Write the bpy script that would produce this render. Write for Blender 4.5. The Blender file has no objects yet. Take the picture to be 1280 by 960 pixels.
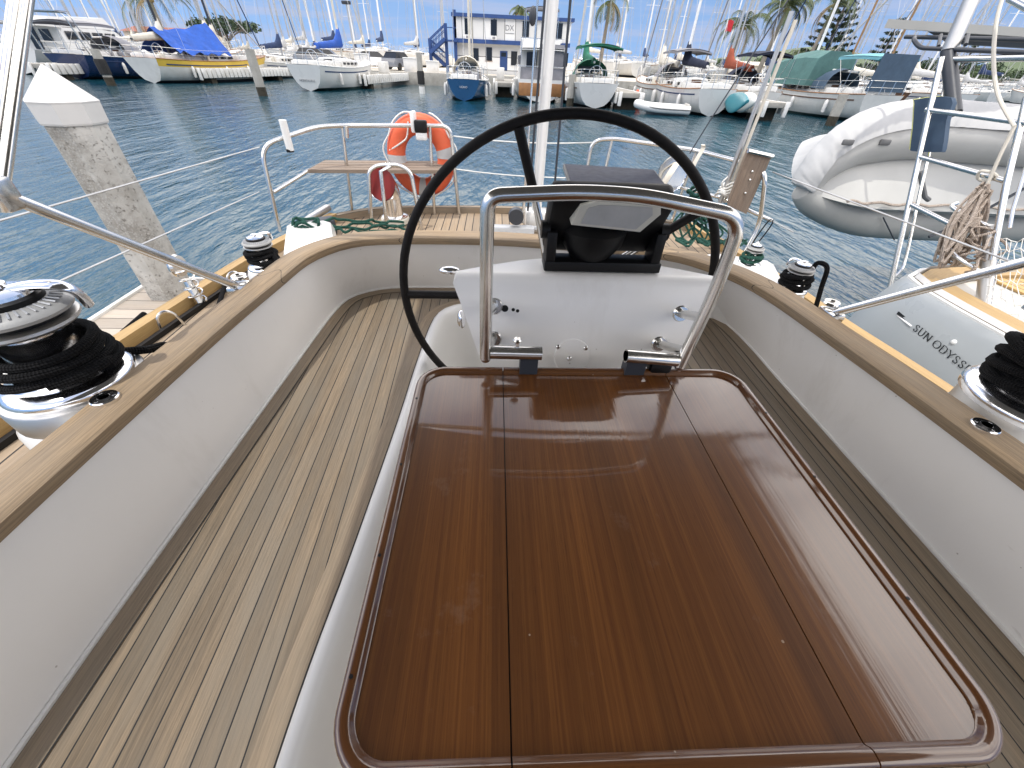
import bpy, bmesh, math, random
from mathutils import Vector, Matrix, noise as mnoise
PI=math.pi; R_=math.radians
sc=bpy.context.scene; COL=sc.collection
random.seed(7)
V=Vector
# ---------------------------------------------------------------- camera
EYE=V((0,0,2.1)); FPX=485.0
def cam_axes(p=R_(39.8),r=R_(2.6),w=R_(3.4783)):
    F=V((math.sin(w)*math.cos(p),math.cos(w)*math.cos(p),-math.sin(p)))
    R0=V((math.cos(w),-math.sin(w),0)); D0=F.cross(R0)
    if D0.z>0: D0=-D0
    return F, R0*math.cos(r)-D0*math.sin(r), R0*math.sin(r)+D0*math.cos(r)
CF,CR,CD=cam_axes()
def ray(x,y): return CF+CR*((x-640)/FPX)+CD*((y-480)/FPX)
def PZ(x,y,z): d=ray(x,y); return EYE+d*((z-EYE.z)/d.z)
def PY(x,y,Y): d=ray(x,y); return EYE+d*(Y/d.y)
def PX(x,y,X): d=ray(x,y); return EYE+d*(X/d.x)
cam=bpy.data.cameras.new('camera'); co=bpy.data.objects.new('camera',cam); COL.objects.link(co)
cam.sensor_width=36; cam.lens=36*FPX/1280; cam.clip_start=.02; cam.clip_end=6000
M=Matrix((CR,-CD,-CF)).transposed().to_4x4(); M.translation=EYE; co.matrix_world=M
sc.camera=co
# ---------------------------------------------------------------- materials
MATS={}
class NT:
    def __init__(s,name):
        m=bpy.data.materials.new(name); m.use_nodes=True; s.m=m; s.t=m.node_tree; s.n=s.t.nodes; s.l=s.t.links
        s.b=s.n['Principled BSDF']; MATS[name]=m
    def new(s,t,**k):
        n=s.n.new(t)
        for a,v in k.items(): setattr(n,a,v)
        return n
    def link(s,a,b): s.l.new(a,b)
    def inp(s,k,v): s.b.inputs[k].default_value=v
    def noise(s,vec,scale,detail=4,rough=.55):
        n=s.new('ShaderNodeTexNoise'); n.inputs['Scale'].default_value=scale; n.inputs['Detail'].default_value=detail; n.inputs['Roughness'].default_value=rough
        if vec is not None: s.link(vec,n.inputs['Vector'])
        return n.outputs['Fac']
    def ramp(s,f,stops):
        n=s.new('ShaderNodeValToRGB'); e=n.color_ramp.elements
        while len(e)<len(stops): e.new(.5)
        for i,(p,c) in enumerate(stops): e[i].position=p; e[i].color=(*c,1) if len(c)==3 else c
        s.link(f,n.inputs[0]); return n.outputs[0]
    def math(s,op,a,b=None,c=None):
        n=s.new('ShaderNodeMath',operation=op)
        for i,v in enumerate((a,b,c)):
            if v is None: continue
            if isinstance(v,(int,float)): n.inputs[i].default_value=v
            else: s.link(v,n.inputs[i])
        return n.outputs[0]
    def mix(s,f,a,b,bt='MIX'):
        n=s.new('ShaderNodeMix',data_type='RGBA',blend_type=bt)
        for i,v in ((0,f),(6,a),(7,b)):
            if isinstance(v,(int,float)): n.inputs[i].default_value=v
            elif isinstance(v,tuple): n.inputs[i].default_value=(*v,1)
            else: s.link(v,n.inputs[i])
        return n.outputs[2]
    def vmap(s,vec,scale):
        n=s.new('ShaderNodeMapping'); n.inputs['Scale'].default_value=scale; s.link(vec,n.inputs[0]); return n.outputs[0]
    def bump(s,h,strength,dist=.01):
        n=s.new('ShaderNodeBump'); n.inputs['Strength'].default_value=strength; n.inputs['Distance'].default_value=dist
        s.link(h,n.inputs['Height']); s.link(n.outputs[0],s.b.inputs['Normal'])
    def obj(s): return s.new('ShaderNodeTexCoord').outputs['Object']
    def uv(s): return s.new('ShaderNodeTexCoord').outputs['UV']
def lum(c,k): return tuple(min(1,max(0,x*k)) for x in c)
def mat(name,col,rough=.5,metal=0,var=.15,scale=6,bump=0,bscale=40,coat=0,trans=0,dist=.004,dirt=None,spec=.5):
    t=NT(name); o=t.obj()
    f=t.noise(o,scale,6,.6)
    c=t.ramp(f,[(.3,lum(col,1-var)),(.7,lum(col,1+var))])
    if dirt:
        d=t.ramp(t.noise(o,scale*.35,8,.7),[(.5,(0,0,0)),(.72,(1,1,1))])
        c=t.mix(t.math('MULTIPLY',d,.75),c,dirt)
    t.link(c,t.b.inputs['Base Color'])
    r=t.math('MULTIPLY_ADD',t.noise(o,scale*2.3,4),.25,max(.02,rough-.12)); t.link(r,t.b.inputs['Roughness'])
    t.inp('Metallic',metal); t.inp('Coat Weight',coat); t.inp('Coat Roughness',.06); t.inp('Specular IOR Level',spec)
    if bump: t.bump(t.noise(o,bscale,6,.65),bump,dist)
    return t.m
def wood(name,light,dark,grey,pw=0,caulk=.004,coat=0,rough=.65,gs=1.0,joints=(),greyamt=.6,gb=.35,gcon=1.0):
    """wood whose grain runs along u of the UV map (metres); pw = plank width across v, 0 for one board"""
    t=NT(name); uv=t.uv(); sx=t.new('ShaderNodeSeparateXYZ'); t.link(uv,sx.inputs[0]); u,v=sx.outputs[0],sx.outputs[1]
    fine=t.noise(t.vmap(uv,(5*gs,260*gs,1)),1,5,.7); mid=t.noise(t.vmap(uv,(1.6*gs,42*gs,1)),1,6,.7); big=t.noise(t.vmap(uv,(2.2,9,1)),1,5,.65)
    fleck=t.noise(t.vmap(uv,(24*gs,520*gs,1)),1,3,.6)
    g=t.math('ADD',t.math('MULTIPLY',fine,.48),t.math('ADD',t.math('MULTIPLY',mid,.30),t.math('MULTIPLY',fleck,.22)))
    c=t.ramp(g,[(.5-.12/gcon,dark),(.5+.11/gcon,light)])
    if greyamt:
        gr=t.ramp(big,[(.38,(0,0,0)),(.66,(1,1,1))]); c=t.mix(t.math('MULTIPLY',gr,greyamt),c,grey)
    if pw:
        q=t.math('DIVIDE',v,pw); fl=t.math('FLOOR',q); fr=t.math('FRACT',q)
        wn=t.new('ShaderNodeTexWhiteNoise',noise_dimensions='1D'); t.link(fl,wn.inputs['W'])
        k=t.math('MULTIPLY_ADD',wn.outputs[0],.30,.85)
        cc=t.new('ShaderNodeCombineXYZ'); [t.link(k,cc.inputs[i]) for i in range(3)]
        c=t.mix(1.0,c,cc.outputs[0],'MULTIPLY')
        e=t.math('ABSOLUTE',t.math('SUBTRACT',fr,.5)); line=t.math('GREATER_THAN',e,.5-caulk/pw/2)
        c=t.mix(line,c,(.012,.012,.013))
    if joints:
        tot=None
        for j in joints:
            w=t.math('MULTIPLY',t.math('SINE',t.math('MULTIPLY',v,75)),.028)
            d=t.math('LESS_THAN',t.math('ABSOLUTE',t.math('SUBTRACT',t.math('ADD',u,w),j)),.0017)
            tot=d if tot is None else t.math('MAXIMUM',tot,d)
        c=t.mix(tot,c,(.02,.017,.014))
    t.link(c,t.b.inputs['Base Color'])
    t.link(t.math('MULTIPLY_ADD',big,.25,rough-.12),t.b.inputs['Roughness'])
    t.inp('Coat Weight',coat); t.inp('Coat Roughness',.03)
    h=g
    if pw: h=t.math('SUBTRACT',g,t.math('MULTIPLY',line,1.5))
    if not coat: t.bump(h,gb,.003)
    return t
mat('gelcoat',(.74,.735,.71),.32,var=.05,scale=2.5,bump=.03,bscale=9,coat=.35)
def gelwall(name):
    t=NT(name); o=t.obj()
    c=t.ramp(t.noise(o,2.2,5,.6),[(.3,(.82,.81,.785)),(.7,(.87,.86,.84))])
    st=t.ramp(t.noise(t.vmap(o,(5,5,1.2)),1,7,.7),[(.56,(0,0,0)),(.75,(1,1,1))]); c=t.mix(t.math('MULTIPLY',st,.35),c,(.60,.575,.53))
    vo=t.new('ShaderNodeTexVoronoi'); vo.inputs['Scale'].default_value=26; t.link(o,vo.inputs['Vector']); wn=t.new('ShaderNodeTexWhiteNoise'); t.link(vo.outputs['Position'],wn.inputs['Vector'])
    sp=t.math('MULTIPLY',t.math('LESS_THAN',vo.outputs['Distance'],.055),t.math('GREATER_THAN',wn.outputs[0],.80)); c=t.mix(t.math('MULTIPLY',sp,.6),c,(.33,.29,.24))
    sc=t.ramp(t.noise(t.vmap(o,(60,9,30)),1,4,.7),[(.70,(0,0,0)),(.74,(1,1,1))]); c=t.mix(t.math('MULTIPLY',sc,.22),c,(.42,.39,.35))
    t.link(c,t.b.inputs['Base Color']); t.link(t.math('MULTIPLY_ADD',t.noise(o,6,4),.3,.25),t.b.inputs['Roughness']); t.inp('Coat Weight',.3); t.inp('Coat Roughness',.12)
    t.bump(t.noise(o,5,4,.5),.08,.02)
gelwall('gelcoat_inner')
mat('hull_white',(.64,.64,.62),.3,var=.06,scale=.8,coat=.3,dirt=(.60,.58,.53))
mat('hull_aged',(.68,.675,.64),.4,var=.1,scale=1.2,dirt=(.5,.48,.42))
mat('hull_grey',(.36,.385,.395),.3,var=.05,scale=1.5,coat=.4)
mat('hull_navy',(.012,.028,.09),.25,var=.2,scale=.7,coat=.5)
mat('hull_blue',(.010,.075,.19),.3,var=.15,scale=.9,coat=.4)
mat('hull_yellow',(.62,.42,.06),.4,var=.12,scale=.9)
mat('antifoul',(.03,.035,.04),.8,var=.3,scale=1)
mat('boot_green',(.02,.05,.05),.7,var=.3,scale=1)
mat('deck_white',(.52,.505,.465),.55,var=.07,scale=1.5,dirt=(.5,.48,.43))
mat('steel',(.70,.69,.665),.2,1,var=.07,scale=8)
mat('chrome',(.88,.88,.89),.12,1,var=.03,scale=9)
mat('aluminium',(.58,.57,.55),.4,1,var=.08,scale=3)
mat('mast_white',(.78,.78,.76),.35,var=.05,scale=2)
mat('mast_grey',(.45,.46,.47),.4,.5,var=.1,scale=2)
mat('mast_dark',(.03,.035,.045),.45,var=.2,scale=2)
mat('mast_wood',(.28,.17,.08),.5,var=.15,scale=3)
mat('wire',(.45,.46,.47),.4,.6,var=.1)
mat('white_cord',(.75,.74,.7),.7,var=.08,scale=30)
mat('leather',(.008,.0065,.006),.6,var=.4,scale=40,bump=.4,bscale=400,dist=.001,spec=.25)
mat('black_plastic',(.005,.005,.0055),.45,var=.2,scale=12,spec=.3)
mat('grey_plastic',(.33,.33,.32),.5,var=.08,scale=12,bump=.15,bscale=150,dist=.001)
mat('cream_plastic',(.62,.6,.52),.4,var=.05,scale=12)
mat('pale_panel',(.42,.42,.41),.35,var=.1,scale=20)
mat('panel_face',(.035,.04,.075),.5,var=.2,scale=30,spec=.25)
mat('buoy_orange',(.72,.12,.045),.5,var=.1,scale=8,dirt=(.6,.16,.08))
mat('red_paint',(.20,.012,.01),.55,var=.2,scale=8)
mat('canvas_white',(.47,.47,.465),.65,var=.05,scale=5)
mat('canvas_navy',(.012,.018,.04),.85,var=.2,scale=3)
mat('canvas_blue',(.008,.075,.38),.7,var=.2,scale=2.5,bump=.4,bscale=2.2,dist=.12)
mat('canvas_darkblue',(.015,.035,.10),.8,var=.2,scale=2.5)
mat('canvas_green',(.008,.13,.075),.8,var=.2,scale=2.5)
mat('canvas_teal',(.07,.16,.15),.8,var=.15,scale=2.5,bump=.3,bscale=2.5,dist=.08)
mat('canvas_aqua',(.14,.36,.42),.75,var=.15,scale=2.5)
mat('canvas_slate',(.05,.085,.13),.8,var=.15,scale=2.5)
mat('canvas_grey',(.22,.22,.24),.8,var=.15,scale=2.5)
mat('canvas_cream',(.62,.58,.5),.8,var=.12,scale=2.5)
mat('canvas_rust',(.25,.055,.025),.8,var=.2,scale=2.5)
mat('rubber_grey',(.37,.37,.35),.5,var=.07,scale=3)
mat('rubber_light',(.42,.415,.395),.45,var=.06,scale=3)
mat('rubber_dark',(.13,.13,.13),.55,var=.1,scale=5)
mat('pad_navy',(.035,.065,.11),.7,var=.12,scale=9)
mat('pad_edge',(.58,.58,.2),.7,var=.12,scale=9)
mat('glass_dark',(.012,.015,.02),.1,var=.2,scale=1)
mat('glass_grey',(.08,.1,.12),.12,var=.3,scale=1)
mat('concrete',(.34,.325,.29),.85,var=.2,scale=1.6,bump=.6,bscale=14,dist=.03,dirt=(.17,.155,.125))
mat('pile_cap',(.57,.56,.54),.5,var=.04,scale=6)
mat('fender_white',(.70,.69,.66),.55,var=.08,scale=2,dirt=(.45,.42,.36))
mat('marine_growth',(.035,.03,.02),.9,var=.4,scale=5,bump=.6,bscale=20,dist=.03)
mat('timber_brown',(.28,.13,.045),.5,var=.25,scale=3)
mat('timber_dark',(.10,.05,.028),.6,var=.25,scale=3)
mat('paint_white',(.78,.78,.76),.55,var=.05,scale=1.5)
mat('paint_blue',(.02,.06,.20),.5,var=.12,scale=2)
mat('roof_red',(.26,.09,.06),.8,var=.2,scale=1)
mat('stucco',(.55,.5,.42),.85,var=.12,scale=1)
mat('tyre',(.012,.012,.012),.8,var=.2)
mat('car_white',(.75,.75,.75),.25,coat=.6,var=.03); mat('car_red',(.35,.03,.02),.25,coat=.6,var=.05)
mat('car_grey',(.16,.17,.19),.25,coat=.6,var=.05); mat('car_blue',(.03,.08,.2),.25,coat=.6,var=.05)
mat('flag_red',(.55,.03,.04),.8,var=.1); mat('flag_white',(.75,.75,.75),.8,var=.05)
mat('teal_board',(.03,.20,.24),.35,var=.1,scale=1.5,coat=.4)
mat('leaf_dark',(.025,.05,.018),.7,var=.5,scale=.7); mat('leaf_mid',(.05,.085,.025),.65,var=.45,scale=.7)
mat('leaf_palm',(.06,.085,.02),.55,var=.45,scale=.9); mat('leaf_dry',(.28,.2,.09),.7,var=.3,scale=.9)
mat('leaf_pine',(.022,.04,.018),.75,var=.4,scale=.8)
mat('bark',(.16,.13,.10),.9,var=.3,scale=2,bump=.6,bscale=6,dist=.05); mat('palm_bark',(.24,.21,.17),.9,var=.25,scale=2,bump=.5,bscale=8,dist=.04)
mat('tender_paint',(.44,.44,.42),.4,var=.06,scale=2)
mat('letter_black',(.012,.014,.016),.5,var=.1); mat('letter_white',(.75,.75,.75),.5,var=.05); mat('letter_grey',(.25,.25,.26),.5,var=.05)
wood('teak_plank',(.285,.215,.14),(.115,.088,.06),(.20,.172,.134),pw=.0405,caulk=.0028,greyamt=.8,rough=.75,gb=.5)
wood('teak_margin',(.33,.25,.165),(.15,.115,.078),(.21,.18,.14),pw=.05,caulk=.004,rough=.75)
wood('teak_deck',(.40,.30,.2),(.24,.175,.11),(.26,.22,.17),pw=.055,caulk=.006,rough=.75)
wood('teak_gold',(.46,.31,.13),(.30,.18,.06),(.36,.26,.14),rough=.55,greyamt=.3)
wood('teak_gold_plank',(.60,.38,.14),(.42,.24,.07),(.5,.35,.17),pw=.06,caulk=.008,rough=.6,greyamt=.3)
wood('old_plank',(.30,.225,.165),(.13,.09,.065),(.22,.19,.16),rough=.85,gb=.8,gcon=1.3)
wood('dock_plank',(.46,.40,.33),(.3,.25,.2),(.36,.33,.29),pw=.14,caulk=.006,rough=.85)
wood('clad_white',(.78,.78,.76),(.74,.74,.72),(.72,.72,.7),pw=1.1,caulk=.05,rough=.6)
def cloth(name,col,thru,f):
    t=NT(name); c=t.ramp(t.noise(t.obj(),4,5),[(.3,lum(col,.8)),(.7,lum(col,1.2))]); t.link(c,t.b.inputs['Base Color']); t.inp('Roughness',.9)
    tr=t.new('ShaderNodeBsdfTranslucent'); tr.inputs['Color'].default_value=(*thru,1); m=t.new('ShaderNodeMixShader'); m.inputs[0].default_value=f
    out=t.n['Material Output']; t.link(t.b.outputs[0],m.inputs[1]); t.link(tr.outputs[0],m.inputs[2]); t.link(m.outputs[0],out.inputs['Surface'])
cloth('bimini_cloth',(.03,.03,.03),(.50,.49,.46),.04)
def rope(name,a,b,pitch=.011,spec=.15):
    t=NT(name); uv=t.uv(); sx=t.new('ShaderNodeSeparateXYZ'); t.link(uv,sx.inputs[0]); u,v=sx.outputs[0],sx.outputs[1]; k=2*PI/pitch
    p=t.math('SINE',t.math('MULTIPLY',t.math('ADD',u,v),k)); q=t.math('SINE',t.math('MULTIPLY',t.math('SUBTRACT',u,v),k)); h=t.math('MULTIPLY',p,q)
    n=t.noise(t.obj(),70,5,.7); f=t.math('ADD',t.math('MULTIPLY',h,.25),n)
    t.link(t.ramp(f,[(.3,a),(.75,b)]),t.b.inputs['Base Color']); t.inp('Roughness',.9); t.inp('Specular IOR Level',spec); t.bump(t.math('ADD',h,t.math('MULTIPLY',n,.8)),.9,.0018)
rope('black_rope',(.003,.003,.0033),(.014,.014,.015)); rope('green_rope',(.004,.03,.022),(.05,.14,.11)); rope('beige_rope',(.27,.21,.17),(.62,.54,.46),.014)
# varnished table top
def varnish(name):
    t=NT(name); uv=t.uv(); sx=t.new('ShaderNodeSeparateXYZ'); t.link(uv,sx.inputs[0]); u,v=sx.outputs[0],sx.outputs[1]
    wob=t.noise(t.vmap(uv,(1.3,9,1)),1,3)
    fine=t.noise(t.vmap(uv,(2.2,330,1)),1,4,.8); band=t.noise(t.vmap(uv,(.6,95,1)),1,4,.7); wide=t.noise(t.vmap(uv,(.5,11,1)),1,3,.5)
    pore=t.noise(t.vmap(uv,(26,700,1)),1,2,.5)
    g=t.math('ADD',t.math('MULTIPLY',band,.42),t.math('ADD',t.math('MULTIPLY',fine,.40),t.math('MULTIPLY',wide,.18)))
    c=t.ramp(g,[(.35,(.070,.0205,.0048)),(.5,(.110,.039,.0080)),(.65,(.172,.067,.0145))])
    p=t.ramp(pore,[(.60,(1,1,1)),(.72,(.55,.5,.48))]); c=t.mix(.8,c,p,'MULTIPLY')
    wd=t.ramp(wide,[(.35,(.72,.72,.72)),(.65,(1.15,1.12,1.1))]); c=t.mix(.8,c,wd,'MULTIPLY')
    sm=t.ramp(t.noise(uv,7,8,.75),[(.60,(0,0,0)),(.72,(1,1,1))]); c=t.mix(t.math('MULTIPLY',sm,.10),c,(.4,.33,.28))
    sp=t.new('ShaderNodeTexVoronoi'); sp.inputs['Scale'].default_value=17; t.link(uv,sp.inputs['Vector'])
    dots=t.math('LESS_THAN',sp.outputs['Distance'],.035); wn=t.new('ShaderNodeTexWhiteNoise'); t.link(sp.outputs['Position'],wn.inputs['Vector'])
    dots=t.math('MULTIPLY',dots,t.math('GREATER_THAN',wn.outputs[0],.62)); c=t.mix(t.math('MULTIPLY',dots,.5),c,(.5,.42,.33))
    t.link(c,t.b.inputs['Base Color']); t.inp('Roughness',.35); t.inp('Specular IOR Level',.3); t.inp('Coat Weight',1); t.inp('Coat IOR',1.7)
    cr=t.math('MULTIPLY_ADD',t.math('POWER',t.noise(uv,4.5,7,.7),2),.10,.008); t.link(cr,t.b.inputs['Coat Roughness'])
    n=t.new('ShaderNodeBump'); n.inputs['Strength'].default_value=.10; n.inputs['Distance'].default_value=.0016
    t.link(t.math('ADD',band,t.math('MULTIPLY',fine,.12)),n.inputs['Height']); t.link(n.outputs[0],t.b.inputs['Coat Normal'])
varnish('varnish')
# water
def water():
    t=NT('sea_water'); o=t.obj()
    def rot(vec,ang,scale):
        n=t.new('ShaderNodeMapping'); n.inputs['Rotation'].default_value=(0,0,ang); n.inputs['Scale'].default_value=scale; t.link(vec,n.inputs[0]); return n.outputs[0]
    a=t.noise(rot(o,R_(-6),(3.4,.85,1)),1,3,.5); b=t.noise(rot(o,R_(-16),(7.5,2.4,1)),1,3,.55); c=t.noise(rot(o,R_(12),(.9,.28,1)),1,2,.5); e=t.noise(rot(o,R_(20),(17,7,1)),1,2,.5)
    h=t.math('ADD',t.math('MULTIPLY',a,.62),t.math('ADD',t.math('MULTIPLY',b,.26),t.math('ADD',t.math('MULTIPLY',c,.75),t.math('MULTIPLY',e,.06))))
    col=t.ramp(t.noise(rot(o,.3,(.03,.08,1)),1,3),[(.35,(.006,.042,.066)),(.65,(.010,.060,.084))])
    t.link(col,t.b.inputs['Base Color']); t.inp('Roughness',.06); t.inp('IOR',1.33); t.inp('Specular IOR Level',.5)
    t.bump(h,1.0,.08)
water()
# ---------------------------------------------------------------- mesh builder
def catmull(pts,n=8,closed=False):
    pts=[V(p) for p in pts]; out=[]; N=len(pts)
    for i in range(N if closed else N-1):
        if closed: p0,p1,p2,p3=pts[i-1],pts[i],pts[(i+1)%N],pts[(i+2)%N]
        else: p0,p1,p2,p3=pts[max(i-1,0)],pts[i],pts[i+1],pts[min(i+2,N-1)]
        for k in range(n):
            t=k/n; out.append(.5*((2*p1)+(p2-p0)*t+(2*p0-5*p1+4*p2-p3)*t*t+(3*p1-p0-3*p2+p3)*t**3))
    if not closed: out.append(pts[-1])
    return out
def fillet(pts,r,seg=6):
    pts=[V(p) for p in pts]; out=[pts[0]]
    for a,b,c in zip(pts,pts[1:],pts[2:]):
        d1=(a-b); d2=(c-b); l=min(r,d1.length*.49,d2.length*.49); p=b+d1.normalized()*l; q=b+d2.normalized()*l
        for k in range(seg+1):
            t=k/seg; out.append(p*(1-t)**2+b*2*t*(1-t)+q*t*t)
    out.append(pts[-1]); return out
def resample(pts,n):
    pts=[V(p) for p in pts]; L=[0]
    for a,b in zip(pts,pts[1:]): L.append(L[-1]+(b-a).length)
    out=[]; j=0
    for i in range(n):
        s=L[-1]*i/(n-1)
        while j<len(L)-2 and L[j+1]<s: j+=1
        t=(s-L[j])/max(1e-9,L[j+1]-L[j]); out.append(pts[j].lerp(pts[j+1],t))
    return out
def offset2d(pts,d):
    """shift a path sideways in XY; +d = to the left of travel"""
    out=[]
    for i,p in enumerate(pts):
        a=pts[max(i-1,0)]; b=pts[min(i+1,len(pts)-1)]; t=(b-a); t.z=0; t.normalize(); out.append(p+V((-t.y,t.x,0))*d)
    return out
class MB:
    def __init__(s): s.bm=bmesh.new(); s.uv=s.bm.loops.layers.uv.new('UVMap')
    def face(s,vs,uvs=None,mi=0):
        try: f=s.bm.faces.new(vs)
        except ValueError: return None
        f.material_index=mi
        if uvs:
            for l,q in zip(f.loops,uvs): l[s.uv].uv=q
        return f
    def poly(s,pts,mi=0,uvs=None):
        return s.face([s.bm.verts.new(p) for p in pts],uvs,mi)
    def loft(s,secs,closed=False,cap0=False,cap1=False,mi=0,mif=None,loop=False):
        rows=[[s.bm.verts.new(p) for p in q] for q in secs]; n=len(secs[0])
        us=[0]
        for a,b in zip(secs,secs[1:]): us.append(us[-1]+sum((V(x)-V(y)).length for x,y in zip(a,b))/n)
        vs=[0]; q=secs[len(secs)//2]
        for k in range(n if closed else n-1): vs.append(vs[-1]+(V(q[(k+1)%n])-V(q[k])).length)
        m=len(rows)
        for i in range(m if loop else m-1):
            i2=(i+1)%m; u0=us[i]; u1=us[i+1] if i+1<m else us[i]+.1
            for k in range(n if closed else n-1):
                k2=(k+1)%n
                s.face([rows[i][k],rows[i][k2],rows[i2][k2],rows[i2][k]],[(u0,vs[k]),(u0,vs[k+1]),(u1,vs[k+1]),(u1,vs[k])],mif(i,k) if mif else mi)
        if cap0: s.face(rows[0][::-1],None,mi)
        if cap1: s.face(rows[-1],None,mi)
        return rows
    def tube(s,pts,r,n=8,closed=False,caps=True,mi=0,flat=1.0):
        pts=[V(p) for p in pts]; N=len(pts); secs=[]; up=None
        for i,p in enumerate(pts):
            if closed: t=pts[(i+1)%N]-pts[i-1]
            else: t=pts[min(i+1,N-1)]-pts[max(i-1,0)]
            t=t.normalized() if t.length>1e-9 else V((0,0,1))
            if up is None: up=V((0,0,1)) if abs(t.z)<.9 else V((1,0,0))
            x=t.cross(up); x=x.normalized() if x.length>1e-6 else t.orthogonal().normalized(); y=x.cross(t).normalized(); up=y
            rr=r[i] if isinstance(r,(list,tuple)) else r
            secs.append([p+x*(rr*math.cos(2*PI*k/n))+y*(rr*flat*math.sin(2*PI*k/n)) for k in range(n)])
        s.loft(secs,True,caps and not closed,caps and not closed,mi,loop=closed); return s
    def lathe(s,prof,c=(0,0,0),n=24,M=None,mi=0,mif=None):
        c=V(c); secs=[]
        for r,z in prof:
            q=[]
            for k in range(n):
                p=V((r*math.cos(2*PI*k/n),r*math.sin(2*PI*k/n),z)); q.append(c+(M@p if M else p))
            secs.append(q)
        s.loft(secs,True,prof[0][0]>1e-4,prof[-1][0]>1e-4,mi,mif); return s
    def box(s,c,sz,M=None,bev=0,mi=0,ax=0):
        t=bmesh.new(); bmesh.ops.create_cube(t,size=1)
        for v in t.verts: v.co=V((v.co.x*sz[0],v.co.y*sz[1],v.co.z*sz[2]))
        if bev: bmesh.ops.bevel(t,geom=list(t.edges),offset=bev,segments=2,affect='EDGES',profile=.5)
        mp={}
        for v in t.verts:
            p=v.co.copy(); p=(M@p) if M else p; mp[v]=(s.bm.verts.new(V(c)+p),v.co.copy())
        for f in t.faces:
            nn=f.normal; uvs=[]
            for v in f.verts:
                q=mp[v][1]; u=q[ax]; oth=[i for i in range(3) if i!=ax]; a=oth[0] if abs(nn[oth[0]])<abs(nn[oth[1]]) else oth[1]
                uvs.append((u+c[0]*.7,q[a]+c[1]*.37+.013))
            s.face([mp[v][0] for v in f.verts],uvs,mi)
        t.free(); return s
    def prism(s,out,z0,z1,M=None,c=(0,0,0),mi=0,uvax=None):
        c=V(c); T=(lambda p:c+(M@p if M else p))
        n=len(out); lo=[s.bm.verts.new(T(V((p[0],p[1],z0)))) for p in out]; hi=[s.bm.verts.new(T(V((p[0],p[1],z1)))) for p in out]
        for vs,rev in ((hi,False),(lo,True)):
            uv=[((p[1],p[0]) if uvax=='y' else (p[0],p[1])) for p in out]
            if rev: vs=vs[::-1]; uv=uv[::-1]
            s.face(vs,uv,mi)
        for k in range(n):
            k2=(k+1)%n; a,b=out[k],out[k2]
            s.face([lo[k],lo[k2],hi[k2],hi[k]],[(a[1],z0),(b[1],z0),(b[1],z1),(a[1],z1)],mi)
        return s
    def sphere(s,c,r,n=12,sc=(1,1,1),mi=0,M=None):
        prof=[(max(1e-5,math.sin(PI*i/n))*r,-math.cos(PI*i/n)*r) for i in range(n+1)]
        Mx=Matrix.Diagonal(sc).to_3x3() if M is None else M@Matrix.Diagonal(sc).to_3x3()
        return s.lathe(prof,c,n+4,Mx,mi)
    def build(s,name,mats,parent=None,root=None,ang=38,smooth=True,recalc=True):
        bm=s.bm; bmesh.ops.remove_doubles(bm,verts=bm.verts,dist=1e-5)
        if recalc: bmesh.ops.recalc_face_normals(bm,faces=bm.faces)
        me=bpy.data.meshes.new(name); bm.to_mesh(me); bm.free()
        if not isinstance(mats,(list,tuple)): mats=[mats]
        for m in mats: me.materials.append(MATS[m])
        if smooth:
            for p in me.polygons: p.use_smooth=True
            me.set_sharp_from_angle(angle=R_(ang))
        o=bpy.data.objects.new(name,me); COL.objects.link(o)
        if root is not None: me.transform(root.matrix_basis.inverted())
        if parent is not None: o.parent=parent
        return o
SPLIT={'winch_pad','pulley_block','bimini_hinge','bolt_head','screw_head','rim_plug','console_hole','throttle_knob','strut_foot','fender_panel','hull_fender','cabin_window','deck_hatch','spreader','coconuts','lifting_patch','lashing_strap','cockpit_coaming','teak_panel','bridge_frame','ladder_frame','side_rail','stanchion','arch_rail','webbing_strap','gap_shade_strip','deck_gear','stair_post','canvas_screen','thwart','light_clip','stay_tensioner','cabin_window'}
_build=MB.build
def split_build(s,name,mats,parent=None,root=None,ang=38,smooth=True,recalc=True):
    base=name.split('.')[0]
    if base not in SPLIT: return _build(s,name,mats,parent,root,ang,smooth,recalc)
    bm=s.bm; bmesh.ops.remove_doubles(bm,verts=bm.verts,dist=1e-5); seen=set(); comps=[]
    for f in bm.faces:
        if f in seen: continue
        st=[f]; seen.add(f); c=[]
        while st:
            g=st.pop(); c.append(g)
            for v in g.verts:
                for h in v.link_faces:
                    if h not in seen: seen.add(h); st.append(h)
        comps.append(c)
    if len(comps)==1: return _build(s,name,mats,parent,root,ang,smooth,recalc)
    first=None
    for c in comps:
        m=MB(); mp={}
        for f in c:
            vs=[]
            for v in f.verts:
                if v not in mp: mp[v]=m.bm.verts.new(v.co)
                vs.append(mp[v])
            m.face(vs,[tuple(l[s.uv].uv) for l in f.loops],f.material_index)
        o=_build(m,base,mats,parent,root,ang,smooth,recalc); first=first or o
    bm.free(); return first
MB.build=split_build
def tag(o,label=None,cat=None,group=None,kind=None):
    for k,v in (('label',label),('category',cat),('group',group),('kind',kind)):
        if v: o[k]=v
    return o
def empty(name,loc,rz=0,label=None,cat=None,group=None):
    o=bpy.data.objects.new(name,None); COL.objects.link(o); o.empty_display_size=.2
    o.matrix_basis=Matrix.Translation(V(loc))@Matrix.Rotation(rz,4,'Z'); return tag(o,label,cat,group)
def solo(mb,name,mats,base,label,cat,group=None,ang=38):
    """a thing that is one mesh, its origin at its base"""
    o=mb.build(name,mats,ang=ang); b=V(base); o.data.transform(Matrix.Translation(-b)); o.location=b; return tag(o,label,cat,group)
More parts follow.
